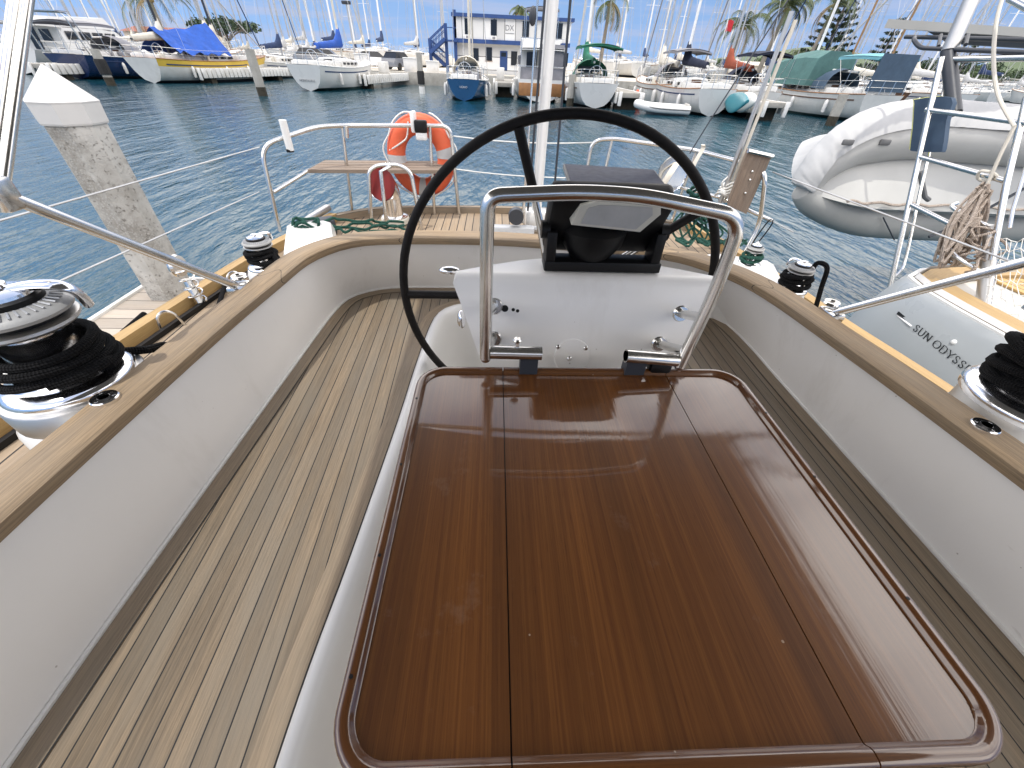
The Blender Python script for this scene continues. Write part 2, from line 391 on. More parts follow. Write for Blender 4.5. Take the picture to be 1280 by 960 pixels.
def copy_tree(o,parent=None):
    c=o.copy(); COL.objects.link(c)
    if parent is not None: c.parent=parent
    for ch in list(o.children): copy_tree(ch,c)
    return c
def rotM(ax,a): return Matrix.Rotation(a,3,ax)
def pilemat():
    t=NT('pile_concrete'); o=t.obj()
    big=t.noise(o,3.2,6,.65); peb=t.new('ShaderNodeTexVoronoi'); peb.inputs['Scale'].default_value=70; t.link(o,peb.inputs['Vector'])
    c=t.ramp(big,[(.32,(.30,.285,.255)),(.5,(.44,.43,.40)),(.68,(.54,.525,.49))])
    rough=t.ramp(t.noise(o,2.3,5,.6),[(.48,(0,0,0)),(.56,(1,1,1))])
    pc=t.ramp(peb.outputs['Distance'],[(.1,(.55,.53,.5)),(.55,(.19,.175,.15))]); c=t.mix(t.math('MULTIPLY',rough,.4),c,pc)
    pk=t.ramp(t.noise(o,45,4,.65),[(.30,(.35,.33,.3)),(.42,(1,1,1))]); c=t.mix(.8,c,pk,'MULTIPLY')
    rs=t.ramp(t.noise(t.vmap(o,(9,9,.7)),1,5,.6),[(.55,(0,0,0)),(.72,(1,1,1))]); c=t.mix(t.math('MULTIPLY',rs,.35),c,(.30,.26,.20))
    t.link(c,t.b.inputs['Base Color']); t.inp('Roughness',.9)
    g=t.noise(o,150,5,.75); pit=t.ramp(t.noise(o,45,4,.65),[(.30,(0,0,0)),(.42,(1,1,1))])
    t.bump(t.math('ADD',t.math('MULTIPLY',g,t.math('MULTIPLY_ADD',rough,.9,.25)),t.math('MULTIPLY',pit,.5)),.9,.008)
pilemat()
# ================================================================ our yacht
Y0=V((.15,0,0))
yacht=empty('sailing_yacht',(.15,0,0),0,'teak decked sailing yacht under us, its open cockpit with varnished table and black wheel','sailing yacht')
def yp(mb,name,mats,parent=None,ang=38,label=None):
    o=mb.build(name,mats,parent or yacht,yacht,ang)
    if label: o['label']=label
    return o
ZC=1.5; ZB=1.2; ZT=1.55; ZD=1.15
cap_in=catmull([(-.86,-1.4,0),(-.835,-.6,0),(-.81,.1,0),(-.80,.45,0),(-.772,.95,0),(-.742,1.27,0),(-.71,1.5,0),(-.60,1.655,0),(-.41,1.705,0),(-.065,1.718,0),(.2,1.695,0),(.69,1.605,0),(.87,1.475,0),(.975,1.27,0),(1.035,.85,0),(1.07,.5,0),(1.095,.1,0),(1.12,-.6,0),(1.13,-1.4,0)],8)
NCAP=140; cap_in=resample(cap_in,NCAP)
def zset(ps,z): return [V((p.x,p.y,z)) for p in ps]
# teak capping: bullnose profile
W_=.088
prof=[(.0,-.034),(-.006,-.02),(-.004,-.006),(.006,0),(.03,.001),(W_-.03,.001),(W_-.006,0),(W_,-.008),(W_,-.03)]
secs=[]; offs={d:offset2d(cap_in,d) for d,_ in prof}
for i in range(NCAP): secs.append([V((offs[d][i].x,offs[d][i].y,ZC+z)) for d,z in prof])
# joints positions along u
def ulen(x,y):
    L=0;b=(9,0)
    for a,c in zip(cap_in,cap_in[1:]):
        d=math.hypot(c.x-x,c.y-y); L+=(c-a).length
        if d<b[0]: b=(d,L)
    return b[1]
def along(x,y):
    c=offset2d(cap_in,.045); L=0; b=(9,0)
    for a,q in zip(c,c[1:]):
        L+=(q-a).length; d=math.hypot(q.x-x,q.y-y)
        if d<b[0]: b=(d,L)
    return b[1]
wood('teak_cap',(.40,.285,.165),(.16,.112,.065),(.25,.205,.155),joints=[along(*PZ(x,y,ZC).xy) for x,y in ((503,296),(346,338),(838,313),(966,352))],rough=.7,gb=.5,gcon=1.15)
mb=MB(); mb.loft(secs)
cap=yp(mb,'coaming_cap','teak_cap')
# coaming inner wall: from cap down to bench with a cove
wall_bot=resample(catmull([(-.80,-1.4,0),(-.785,-.6,0),(-.778,.1,0),(-.768,.49,0),(-.742,1.19,0),(-.725,1.55,0),(-.69,1.71,0),(-.60,1.79,0),(-.48,1.828,0),(-.2,1.84,0),(.3,1.825,0),(.75,1.785,0),(.95,1.725,0),(1.04,1.63,0),(1.078,1.47,0),(1.088,1.3,0),(1.086,1.1,0),(1.09,.5,0),(1.095,-.2,0),(1.11,-1.4,0)],8),NCAP)
wt=offset2d(cap_in,.012); wo=offset2d(wall_bot,.0)
secs=[]
for i in range(NCAP):
    a=V((wt[i].x,wt[i].y,ZC-.03)); b=V((wo[i].x,wo[i].y,ZB)); inn=(offset2d(wall_bot,-.012)[i] if False else None)
    q=[a]+[a.lerp(b,t) for t in (.3,.6,.85,.95)]
    secs.append(q+[b])
mb=MB(); mb.loft(secs)
yp(mb,'coaming_wall','gelcoat_inner')
# pale lip where wall meets bench
lipo=offset2d(wall_bot,-.007)
mb=MB(); mb.loft([[V((wall_bot[i].x,wall_bot[i].y,ZB+.009)),V((lipo[i].x,lipo[i].y,ZB+.008)),V((lipo[i].x,lipo[i].y,ZB-.002))] for i in range(NCAP)])
yp(mb,'bench_lip','gelcoat')
# coaming outside + winch pads (white)
co0=offset2d(cap_in,W_); co1=offset2d(cap_in,W_+.022); co2=offset2d(cap_in,W_+.10)
mb=MB(); mb.loft([[V((co0[i].x,co0[i].y,ZC-.02)),V((co1[i].x,co1[i].y,ZC-.024)),V((co1[i].x+(co2[i].x-co1[i].x)*.3,co1[i].y+(co2[i].y-co1[i].y)*.3,ZC-.05)),V((co2[i].x,co2[i].y,ZD))] for i in range(NCAP)])
yp(mb,'coaming_outside','gelcoat')
# bench planks
bench_in=resample(catmull([(-.36,-1.4,0),(-.355,-.6,0),(-.352,.1,0),(-.33,.45,0),(-.306,.88,0),(-.296,1.17,0),(-.278,1.47,0),(-.25,1.585,0),(-.19,1.648,0),(-.1,1.672,0),(.2,1.672,0),(.45,1.66,0),(.57,1.62,0),(.63,1.53,0),(.648,1.4,0),(.655,.9,0),(.66,.1,0),(.665,-.6,0),(.67,-1.4,0)],8),NCAP)
mb=MB()
for i in range(NCAP-1):
    ps=[wall_bot[i],bench_in[i],bench_in[i+1],wall_bot[i+1]]
    mb.poly([(p.x,p.y,ZB) for p in ps],0,[(p.y,p.x+.36*.0+ (p.y*.035 if p.x<.15 else -.0*p.y)) for p in ps])
yp(mb,'bench_planks','teak_plank')
def strip(a,b,z0,z1,name,m,par=None):
    q=MB(); q.loft([[V((a[i].x,a[i].y,z0)),V((a[i].x,a[i].y,z1)),V((b[i].x,b[i].y,z1)),V((b[i].x,b[i].y,z0))] for i in range(len(a))]); return yp(q,name,m,par)
strip(offset2d(wall_bot,-.008),offset2d(wall_bot,-.054),ZB-.002,ZB+.003,'bench_margin','teak_margin')
strip(offset2d(bench_in,.046),offset2d(bench_in,-.0),ZB-.002,ZB+.003,'bench_margin','teak_margin')
# footwell: rolled white edge, walls, sole
prof=[(0,.002),(-.004,.010),(-.014,.014),(-.026,.011),(-.036,.0),(-.043,-.02),(-.052,-.08),(-.075,-.40),(-.10,-.44),(-.14,-.45)]
offs={d:offset2d(bench_in,d) for d,_ in prof}
mb=MB(); mb.loft([[V((offs[d][i].x,offs[d][i].y,ZB+z)) for d,z in prof] for i in range(NCAP)])
yp(mb,'footwell','gelcoat',ang=60)
q=offset2d(bench_in,-.12); mb=MB(); mb.poly([(p.x,p.y,ZB-.448) for p in q],0,[(p.y,p.x) for p in q]); yp(mb,'cockpit_sole','teak_deck')
# hull, deck, toe rails
LT=[(-1.66,-2.0),(-1.64,-.8),(-1.6,.5),(-1.53,1.2),(-1.47,1.75),(-1.40,2.25),(-1.27,2.75),(-1.20,3.0)]
RT=[(1.86,-2.0),(1.84,-.6),(1.80,.4),(1.745,1.1),(1.69,1.55),(1.66,2.0),(1.60,2.5),(1.50,3.0)]
stern=[(-1.20,3.0),(-.9,3.22),(-.4,3.30),(.15,3.33),(.7,3.28),(1.2,3.15),(1.5,3.0)]
NT_=60
lt=resample(catmull([(x,y,0) for x,y in LT],6),NT_); rt=resample(catmull([(x,y,0) for x,y in RT],6),NT_); st=resample(catmull([(x,y,0) for x,y in stern],6),40)
outline=lt+st[1:-1]+rt[::-1]
mb=MB()
secs=[]
for p in outline:
    cx_=.15+(p.x-.15)*.93; secs.append([V((p.x,p.y,ZD)),V((p.x+(p.x-.15)*.02,p.y+.0,.8)),V((.15+(p.x-.15)*.98,p.y-.05,.35)),V((.15+(p.x-.15)*.85,p.y-.25 if p.y>2.5 else p.y,-.3))])
mb.loft(secs); yp(mb,'hull','hull_white')
# side decks and aft deck: ring between outline and coaming outside
def deckpoly(name,ins,outs,m):
    q=MB()
    for i in range(len(ins)-1):
        ps=[ins[i],outs[i],outs[i+1],ins[i+1]]; q.poly([(p.x,p.y,ZD) for p in ps],0,[(p.y,p.x) for p in ps])
    return yp(q,name,m)
inn=resample(offset2d(cap_in,W_+.09),120); out=resample([V((p.x,p.y,0)) for p in outline],120)
# match by key stations so that quads stay tidy
def ring(ins,outs):
    k=[(ins[0],outs[0])]; 
    return ins,outs
deckpoly('teak_deck',inn,out,'teak_deck')
for side,ps,sg in ((0,lt,1),(1,rt,-1)):
    q=MB(); a=offset2d(ps,-.0); b=offset2d(ps,-.055*sg)
    q.loft([[V((a[i].x,a[i].y,ZD-.05)),V((a[i].x,a[i].y,ZD+.055)),V((b[i].x,b[i].y,ZD+.055)),V((b[i].x,b[i].y,ZD))] for i in range(NT_)]); yp(q,'toe_rail','teak_gold')
    # white waterway + dark slotted track beside it
    a=offset2d(ps,-.085*sg); b=offset2d(ps,-.105*sg)
    q=MB(); q.loft([[V((a[i].x,a[i].y,ZD+.002)),V((a[i].x,a[i].y,ZD+.022)),V((b[i].x,b[i].y,ZD+.022)),V((b[i].x,b[i].y,ZD+.002))] for i in range(8,NT_-10)]); yp(q,'genoa_track','black_plastic')
q=MB(); a=st; b=offset2d(st,-.055)
q.loft([[V((a[i].x,a[i].y,ZD-.05)),V((a[i].x,a[i].y,ZD+.045)),V((b[i].x,b[i].y,ZD+.045)),V((b[i].x,b[i].y,ZD))] for i in range(len(st))]); yp(q,'taffrail','teak_margin')
# white boxes aft of the cockpit (lockers, traveller bridge)
mb=MB(); mb.box((.15,2.62,ZD+.03),(1.5,.07,.05),bev=.012); yp(mb,'traveller_base','gelcoat')
mb=MB(); mb.box((-1.0,2.15,ZD+.10),(.26,.5,.2),rotM('Z',.35),bev=.05); yp(mb,'deck_locker','gelcoat')
mb=MB(); mb.box((1.18,1.72,ZD+.12),(.34,.4,.23),rotM('Z',-.35),bev=.05); yp(mb,'deck_locker','gelcoat')
# sockets let into the cap
for c in ((-.845,.655),(1.105,.575)):
    mb=MB(); mb.lathe([(.0,.004),(.011,.004),(.011,.010),(.024,.0085),(.026,.006),(.026,-.01)],(c[0],c[1],ZC+.001),28); s=yp(mb,'cap_socket','chrome')
    mb=MB(); mb.lathe([(0,.0055),(.0105,.0055)],(c[0],c[1],ZC+.001),20); yp(mb,'socket_hole','black_plastic',s)
    mb=MB()
    for k in range(3): mb.lathe([(0,.0102),(.003,.0098),(.0034,.008)],(c[0]+.0175*math.cos(2.1*k+.4),c[1]+.0175*math.sin(2.1*k+.4),ZC+.001),8)
    yp(mb,'screw_head','steel',s)
# unseen deckhouse behind the camera, added to block blue sky and warm the console
mb=MB(); mb.loft([[V((-.95,-1.42,ZD)),V((-.9,-1.42,1.95)),V((1.2,-1.42,1.95)),V((1.27,-1.42,ZD))],[V((-.9,-3.4,ZD)),V((-.8,-3.4,1.85)),V((1.1,-3.4,1.85)),V((1.2,-3.4,ZD))]],cap0=True,cap1=True); dh=yp(mb,'deckhouse','gelcoat')
mb=MB(); mb.box((.15,-1.405,1.45),(.6,.03,.8)); yp(mb,'companionway','timber_dark',dh)
# ---------------- cockpit table
XL,X1,X2,XR=-.168,.0205,.399,.571; YN,YF=.040,.712
def table_leaf(x0,x1,rl,rr):
    """rounded tray board; rl/rr = corner radius on the left/right side"""
    def corner(cx,cy,r,a0):
        if r<.004: return [(cx,cy)]
        return [(cx+r*math.cos(a0+k*PI/16),cy+r*math.sin(a0+k*PI/16)) for k in range(9)]
    o=[]
    o+=corner(x0+rl,YN+rl,rl,PI) ; o+=corner(x1-rr,YN+rr,rr,1.5*PI); o+=corner(x1-rr,YF-rr,rr,0); o+=corner(x0+rl,YF-rl,rl,.5*PI)
    return o
def fiddle(mb,path,closed_side=None):
    """raised rim swept along the outer edge"""
    P=[V((x,y,0)) for x,y in path]; pr=[(.003,-.016),(.0,-.006),(.0,.004),(.002,.0078),(.006,.0095),(.013,.0092),(.0165,.0065),(.0185,.002),(.0205,.0004)]
    of={d:offset2d(P,d) for d,_ in pr}
    mb.loft([[V((of[d][i].x,of[d][i].y,ZT+z)) for d,z in pr] for i in range(len(P))],cap0=True,cap1=True)
def arc(cx,cy,r,a0,a1,n=10): return [(cx+r*math.cos(a0+(a1-a0)*k/n),cy+r*math.sin(a0+(a1-a0)*k/n)) for k in range(n+1)]
def leaf_mesh(x0,x1,rl,rr):
    m=MB(); m.prism(table_leaf(x0,x1,rl,rr),ZT-.022,ZT,uvax='y')
    return m
g=.0009
mb=leaf_mesh(X1+g,X2-g,0,0); 
fiddle(mb,[(X1+g,YN),(X2-g,YN)]); fiddle(mb,[(X2-g,YF),(X1+g,YF)])
table=yp(mb,'cockpit_table','varnish',ang=50)
mb=leaf_mesh(XL,X1-g,.062,0); fiddle(mb,[(X1-g,YF)]+arc(XL+.062,YF-.062,.062,PI/2,PI)+arc(XL+.062,YN+.062,.062,PI,1.5*PI)+[(X1-g,YN)]); yp(mb,'table_leaf','varnish',table,50)
mb=leaf_mesh(X2+g,XR,0,.062); fiddle(mb,[(X2+g,YN)]+arc(XR-.062,YN+.062,.062,-PI/2,0)+arc(XR-.062,YF-.062,.062,0,PI/2)+[(X2+g,YF)]); yp(mb,'table_leaf','varnish',table,50)
mb=MB(); [mb.box((x,(YN+YF)/2,ZT-.012),(.004,YF-YN-.004,.018)) for x in (X1,X2)]; yp(mb,'gap_shade_strip','black_plastic',table)  # black strips under the leaf joints, standing in for shade in the gaps
mb=MB(); mb.box((.21,.45,1.14),(.12,.16,.76),bev=.03); yp(mb,'table_pedestal','gelcoat',table)
# drain pegs: small dark plugs in the rim
mb=MB()
for y in (.13,.27,.43,.6): mb.lathe([(0,.0008),(.0025,.0008),(.0025,-.004)],(XL+.009,y,ZT+.0092),8)
for y in (.2,.4,.56): mb.lathe([(0,.0008),(.0025,.0008),(.0025,-.004)],(XR-.009,y,ZT+.0092),8)
yp(mb,'rim_plug','black_plastic',table)
# ---------------- helm console
def csec(x0,x1,y0,y1,z,bow=0,n=9):
    f=[V((x0+(x1-x0)*k/(n-1), y0-.0*k, z)) for k in range(n)]
    b=[V((x1-(x1-x0)*k/(n-1), y1+bow*math.sin(PI*k/(n-1)), z)) for k in range(n)]
    return f+b
secs=[csec(.06,.36,.80,.98,.755),csec(.03,.40,.80,.97,1.2),csec(-.03,.482,.803,.95,1.49),csec(-.075,.53,.84,.93,1.63,.06),csec(-.098,.553,.858,.905,1.692,.10),csec(-.092,.547,.868,.90,1.704,.105),csec(-.06,.51,.885,.893,1.708,.095)]
mb=MB(); mb.loft(secs,True,True,True); console=yp(mb,'helm_console','gelcoat_inner',ang=50)
cn=V((0,-.96,-.28)).normalized()
def onface(x,y):
    """point of the console front seen at that place"""
    d=ray(x,y); n=V((0,-(1.692-1.49),-(.858-.803)*-1)).normalized(); n=V((0,-.202,.055)).normalized(); p0=V((.2,.803,1.49)); t=(p0-EYE).dot(n)/d.dot(n); return EYE+d*t, n
Rf=V((0,0,1)).rotation_difference(V((0,-.202,.055)).normalized()).to_matrix()
mb=MB()
for (x,y,r) in ((631,385.5,.0085),(641.5,387,.0042),(647,388.5,.0042)):
    p,n=onface(x,y); mb.lathe([(0,.0012),(r,.0012),(r,-.004)],p,16,Rf)
yp(mb,'console_hole','black_plastic',console)
mb=MB()
for (x,y) in ((697.5,433.5),(732,435),(711.5,448)):
    p,n=onface(x,y); mb.lathe([(0,.006),(.0035,.006),(.0065,.003),(.0065,-.001)],p,12,Rf)
yp(mb,'bolt_head','steel',console)
p,n=onface(715,445); mb=MB(); mb.lathe([(.0,.003),(.045,.003),(.048,.0)],p,28,Rf); yp(mb,'cover_plate','gelcoat_inner',console)
# chrome oval cleats at console corners
mb=MB(); mb.sphere(PY(562,338,.93),.02,10,(1.3,.7,.5)); mb.sphere(PY(577,399,.9),.02,10,(.6,.9,1.3)); yp(mb,'throttle_knob','chrome',console)
# ---------------- grab rail
RY=.70
path=[(-.019,RY,1.592),(-.014,RY,1.875),(-.006,RY,1.915),(.04,RY,1.926),(.142,RY,1.931),(.212,RY,1.929),(.297,RY,1.921),(.385,RY,1.905),(.432,RY,1.885),(.437,RY,1.84),(.437,RY,1.76),(.427,RY,1.575)]
path=[path[0]]+fillet(path[:2]+[(-.012,RY,1.925),(.142,RY,1.935),(.25,RY,1.932),(.436,RY,1.903)]+[(.440,RY,1.76),(.427,RY,1.575)],.045,8)[1:]
mb=MB(); mb.tube(path,.0127,16); mb.sphere((-.019,RY,1.592),.0128,10); mb.sphere((.427,RY,1.575),.0128,10)
grab=yp(mb,'grab_rail','steel',ang=60)
mb=MB(); mb.tube([(-.008,RY,1.607),(.105,RY-.0,1.605)],.0155,16); yp(mb,'clamp_tube','steel',grab)
mb=MB(); mb.tube([(.295,RY,1.600),(.416,RY,1.590)],.0155,16); yp(mb,'clamp_tube','steel',grab)
mb=MB(); mb.lathe([(0,.0008),(.0125,.0008)],(.2945,RY,1.6),14,rotM('Y',-PI/2)); yp(mb,'tube_bore','black_plastic',grab)
mb=MB(); mb.tube([(.05,RY+.0,1.618),(.05,RY+.0,1.634)],.0045,8); mb.lathe([(.002,0),(.009,.002),(.010,.006),(.007,.010),(0,.011)],(.05,RY,1.633),12); yp(mb,'wing_screw','steel',grab)
for x0,x1 in ((.058,.098),(.30,.345)):
    mb=MB(); mb.box(((x0+x1)/2,RY+.006,1.572),(x1-x0,.03,.04)); yp(mb,'hinge_bracket','mast_dark',grab)
mb=MB(); mb.box((.385,RY+.02,1.565),(.05,.05,.03),bev=.006); yp(mb,'hinge_bracket','black_plastic',grab)
for (x,z,p) in ((-.016,1.70,(618,383)),(-.018,1.62,(617,424)),(.436,1.70,(851,392)),(.425,1.615,(824,430))):
    q,n=onface(*p); a=V((x,RY,z)); mb=MB(); mb.tube([a,q],.0105,12); mb.lathe([(.0,.004),(.018,.004),(.021,0)],q+n*.001,16,Rf); yp(mb,'standoff','steel',grab)
# ---------------- steering wheel
WC=V((.216,1.2,1.487)); WR=.515
wheel_rim=MB(); wheel_rim.tube([WC+V((WR*math.cos(a),0,WR*math.sin(a))) for a in [2*PI*k/96 for k in range(96)]],.0134,14,closed=True)
wheel=yp(wheel_rim,'steering_wheel','leather')
for k in range(5):
    a=R_(36+72*k); d=V((math.cos(a),0,math.sin(a))); t=V((-math.sin(a),0,math.cos(a)))
    mb=MB(); mb.tube([WC+d*(WR-.01),WC+d*(WR-.19)],.0135,12); sp=yp(mb,'spoke_sleeve','leather',wheel)
    mb=MB(); mb.tube([WC+d*(WR-.185),WC+d*.04+V((0,-.02,0))],.009,12)
    mb.tube([WC+d*(WR-.185)+t*.004,WC+d*.05+t*.022+V((0,-.02,0))],.006,10)
    yp(mb,'spoke','steel',wheel)
mb=MB(); mb.lathe([(0,-.07),(.03,-.07),(.05,-.05),(.055,.02),(.03,.03),(.0,.03)],WC,24,rotM('X',PI/2)); yp(mb,'wheel_hub','steel',wheel)
mb=MB(); mb.tube([WC+V((0,-.02,0)),WC+V((0,-.28,0))],.03,16); yp(mb,'wheel_shaft','steel',wheel)
# ---------------- plotter on its bracket
mb=MB(); BY=.925
mb.box((.262,BY,1.722),(.286,.06,.024),bev=.003); mb.box((.133,BY,1.762),(.024,.055,.08),bev=.004); mb.box((.389,BY,1.762),(.024,.055,.08),bev=.004)
mb.lathe([(0,0),(.02,0),(.02,.02),(0,.02)],(.108,BY,1.80),16,rotM('Y',PI/2)); mb.lathe([(0,0),(.02,0),(.02,.02),(0,.02)],(.388,BY,1.80),16,rotM('Y',PI/2))
br=yp(mb,'instrument_bracket','black_plastic')
mb=MB(); T=rotM('X',R_(-58))
mb.box((.255,BY+.015,1.822),(.272,.17,.062),T,bev=.014); mb.lathe([(0,-.07),(.05,-.065),(.075,-.03),(.08,.0),(.06,.02)],(.235,BY+.02,1.80),24); yp(mb,'plotter','black_plastic',br)
secs=[]
mb=MB(); q=[PY(714,281,.865),PY(800,290,.865),PY(826,268,.865),PY(826,256,.865),PY(745,252,.865),PY(726,257,.865)]
fb=[p+V((0,.03,.004)) for p in q]; mb.loft([q,fb],True,True,True); yp(mb,'plotter_back','cream_plastic',br)
mb=MB(); c=sum(q,V())/6; q2=[c+(p-c)*.80+V((0,-.003,-.001)) for p in q[:]]; mb.loft([q2,[p+V((0,.012,0)) for p in q2]],True,True,True); yp(mb,'label_plate','pale_panel',br)
# flat dark solar panel above
mb=MB(); pz=[PZ(704,205,1.885)*1,PZ(818,212.5,1.885),PZ(838,239,1.885),PZ(712,230,1.885)]
mb.loft([[p+V((0,0,.0)) for p in pz],[p-V((0,0,.010)) for p in pz]],True,True,True); pan=yp(mb,'solar_panel',['grey_plastic'])
c=sum(pz,V())/4; mb=MB(); mb.poly([c+(p-c)*.97+V((0,0,.0015)) for p in pz],0); yp(mb,'panel_face','panel_face',pan)
mb=MB(); mb.box((c.x-.03,c.y-.03,1.855),(.13,.1,.035),bev=.006); mb.tube([(c.x-.03,c.y-.03,1.85),(c.x-.06,1.0,1.70)],.012,10); yp(mb,'panel_mount','grey_plastic',pan)
mb=MB(); mb.box((c.x-.12,c.y-.08,1.862),(.1,.04,.018),bev=.004); yp(mb,'antenna_block','black_plastic',pan)
# ---------------- pushpits and lifelines
TUB=.0135
def railpart(parts,name='pushpit',m='steel',n=10):
    mb=MB()
    for p,r in parts: mb.tube(p,r,n)
    return yp(mb,name,m,ang=60)
A=PY(324,184,2.72); B=PY(427,157,3.12); C=PY(537,157,3.2); D=PY(563,158,3.23)
zt=1.72
A=V((-1.40,2.74,1.68)); 
A=PY(325,182,2.78); B0=PY(395,158.5,3.05); 
top=fillet([V((A.x-.04,A.y-.03,ZD)),V((A.x,A.y,A.z)),B0,B,C,D,V((D.x+.03,D.y,ZD))],.10,7)
mid1=PY(330,240,2.78); mid2=PY(386,213,3.03)
push=railpart([(top,TUB),([B,V((B.x-.06,B.y+.01,ZD))],TUB*.9),([C,V((C.x-.02,C.y,ZD))],TUB*.9),([V((A.x-.01,A.y,mid1.z)),mid2,V((D.x,D.y,mid2.z))],TUB*.85)])
mb=MB(); zs=1.49; s=[PZ(384,212,zs),PZ(556,213,zs),PZ(561,201,zs),PZ(406,200,zs)]
mb.loft([[p for p in s],[p-V((0,0,.022)) for p in s]],True,True,True); 
seat=MB(); n=4
for k in range(n):
    a0=s[0].lerp(s[3],k/n+.01); a1=s[0].lerp(s[3],(k+1)/n-.02); b0=s[1].lerp(s[2],k/n+.01); b1=s[1].lerp(s[2],(k+1)/n-.02)
    q=[a0,b0,b1,a1]; vs=[seat.bm.verts.new(p) for p in q]; vl=[seat.bm.verts.new(p-V((0,0,.022))) for p in q]
    uv=[(p.x,p.y) for p in q]; seat.face(vs,uv); seat.face(vl[::-1],uv)
    for i in range(4): j=(i+1)%4; seat.face([vs[i],vl[i],vl[j],vs[j]],[(q[i].x,0),(q[i].x,.02),(q[j].x,.02),(q[j].x,0)])
mb.bm.free(); yp(seat,'pushpit_seat','old_plank',push)
p0=PY(353,150,2.85); p1=PY(363,188,2.85); mb=MB(); mb.tube([p0,p1],.022,14); mb.lathe([(0,0),(.02,0)],p1,12); yp(mb,'rod_holder','mast_white',push)
mb=MB(); mb.tube([PY(362,186,2.85),PY(363.2,190,2.85)],.0225,14); yp(mb,'rod_holder_end','black_plastic',push)
mb=MB(); mb.tube([PY(432,158,3.12),PY(433,172,3.12)],.018,10); yp(mb,'rail_clamp','steel',push)
# right pushpit
E0=PY(740,176,3.2); E1=PY(765,173,3.2); E2=PY(870,188,3.05); E3=PY(928,203,2.75); E4=PY(958,213,2.5)
top=fillet([V((E0.x-.02,E0.y,ZD)),E0,E1,E2,E3,E4,V((E4.x+.10,E4.y-.0,1.35)),V((E4.x+.04,E4.y-.05,ZD))],.09,7)
push2=railpart([(top,TUB),([E1,V((E1.x-.03,E1.y,ZD))],TUB*.9),([E2,V((E2.x-.03,E2.y,ZD))],TUB*.9),([PY(898,246,2.75),PY(965,276,2.5)],TUB*.85),([PY(840,232,3.05),PY(898,246,2.75)],TUB*.8)])
mb=MB(); q=[PY(934.6,190,2.52),PY(964,197,2.52),PY(933,267.5,2.52),PY(909.6,257,2.52)]
ax=(q[3]-q[0]); ay=(q[1]-q[0]); nrm=ax.cross(ay).normalized()
vs=[mb.bm.verts.new(p) for p in q]; vb=[mb.bm.verts.new(p+V((.012,.045,.012))) for p in q]
uv=[(0,0),(0,ay.length),(ax.length,ay.length),(ax.length,0)]; mb.face(vs,uv); mb.face(vb[::-1],uv)
for i in range(4): j=(i+1)%4; mb.face([vs[i],vb[i],vb[j],vs[j]],[(0,0),(0,.04),(.1,.04),(.1,0)])
bd=yp(mb,'outboard_bracket','old_plank',push2)
mb=MB(); r=(q[1]-q[0])*.08; mb.tube([q[0]+V((-.003,-.006,.006)),q[1]+V((.003,-.006,.006))],.012,8); yp(mb,'metal_edge','steel',bd)
mb=MB()
for a,b in ((.45,.5),(.7,.52),(.3,.46)): p=q[0]+ax*a+ay*b; mb.sphere(p-V((0,.002,0)),.008,6)
yp(mb,'bolt_head','steel',bd)
# lifelines
def wire(name,pts,r=.0035,m='wire',sag=.0):
    mb=MB(); 
    if sag and len(pts)==2:
        a,b=V(pts[0]),V(pts[1]); pts=[a.lerp(b,t/12)-V((0,0,sag*4*(t/12)*(1-t/12))) for t in range(13)]
    mb.tube(pts,r,6); return yp(mb,name,m)
for x,y in ((324,184),(324,240)):
    a=PY(x,y,2.78); b=PY(*((0,276) if y<200 else (24,374)),1.1); b=PX(*((2,275) if y<200 else (24,374)),-1.62); wire('lifeline',[a,b,b+(b-a)*1.2],.0035)
for (a,b) in (((567,170),(740,178)),((567,211),(742,222))): wire('gate_line',[PY(*a,3.23),PY(*b,3.2)],.004,'white_cord',.02)
for (a,b) in (((966,215),(1160,288)),((966,277),(992,290))):
    p=PY(*a,2.5); q_=PX(*b,1.75); wire('lifeline',[p,q_] if b[0]<1000 else [p,q_,q_+(q_-p)*.4],.0035)
# inverted U handrail round the vent
u=fillet([PZ(464,285,ZD),PY(461,214,2.87),PY(472,206.5,2.88),PY(500,206,2.88),PY(514,216,2.87),PZ(527,287,ZD)],.06,6)
mb=MB(); mb.tube(u,.0135,10); mb.tube([PY(488,208,2.88),PY(476,214,2.80),PZ(484,287,ZD)],.0125,10); yp(mb,'vent_guard','steel',ang=60)
# cowl vents
def cowl(base,face,mouth,label=None,h=.17,r=.062):
    b=V(base); f=V(face).normalized(); mb=MB()
    pts=catmull([b,b+V((0,0,h*.6)),b+V((0,0,h))+f*.012,b+V((0,0,h+.055))+f*.07,b+V((0,0,h+.065))+f*.11],5); n=len(pts)
    rad=[r+(.045*(max(0,i/(n-1)-.45)/.55)**1.5) for i in range(n)]
    mb.tube(pts,rad,24,caps=False); mb.lathe([(r+.03,0),(r+.03,.012),(r,.02)],b,24)
    o=yp(mb,'cowl_vent','chrome',ang=60)
    d=(pts[-1]-pts[-2]).normalized(); Q=V((0,0,1)).rotation_difference(d).to_matrix()
    m2=MB(); m2.lathe([(0,-.03),(rad[-1]*.75,-.02),(rad[-1]-.006,0)],pts[-1]-d*.004,24,Q); yp(m2,'vent_mouth',mouth,o)
    mb=MB(); mb.lathe([(.10,0),(.10,.03),(.085,.045),(0,.045)],b-V((0,0,.03)),24); yp(mb,'vent_base','cream_plastic',o)
    return o
cowl(PZ(495,279,ZD)+V((0,0,.04)),(-.35,-1,0.1),'red_paint')
cowl(PZ(812,283,ZD)+V((0,0,.04)),(.25,-1,0),'steel',h=.28,r=.07)
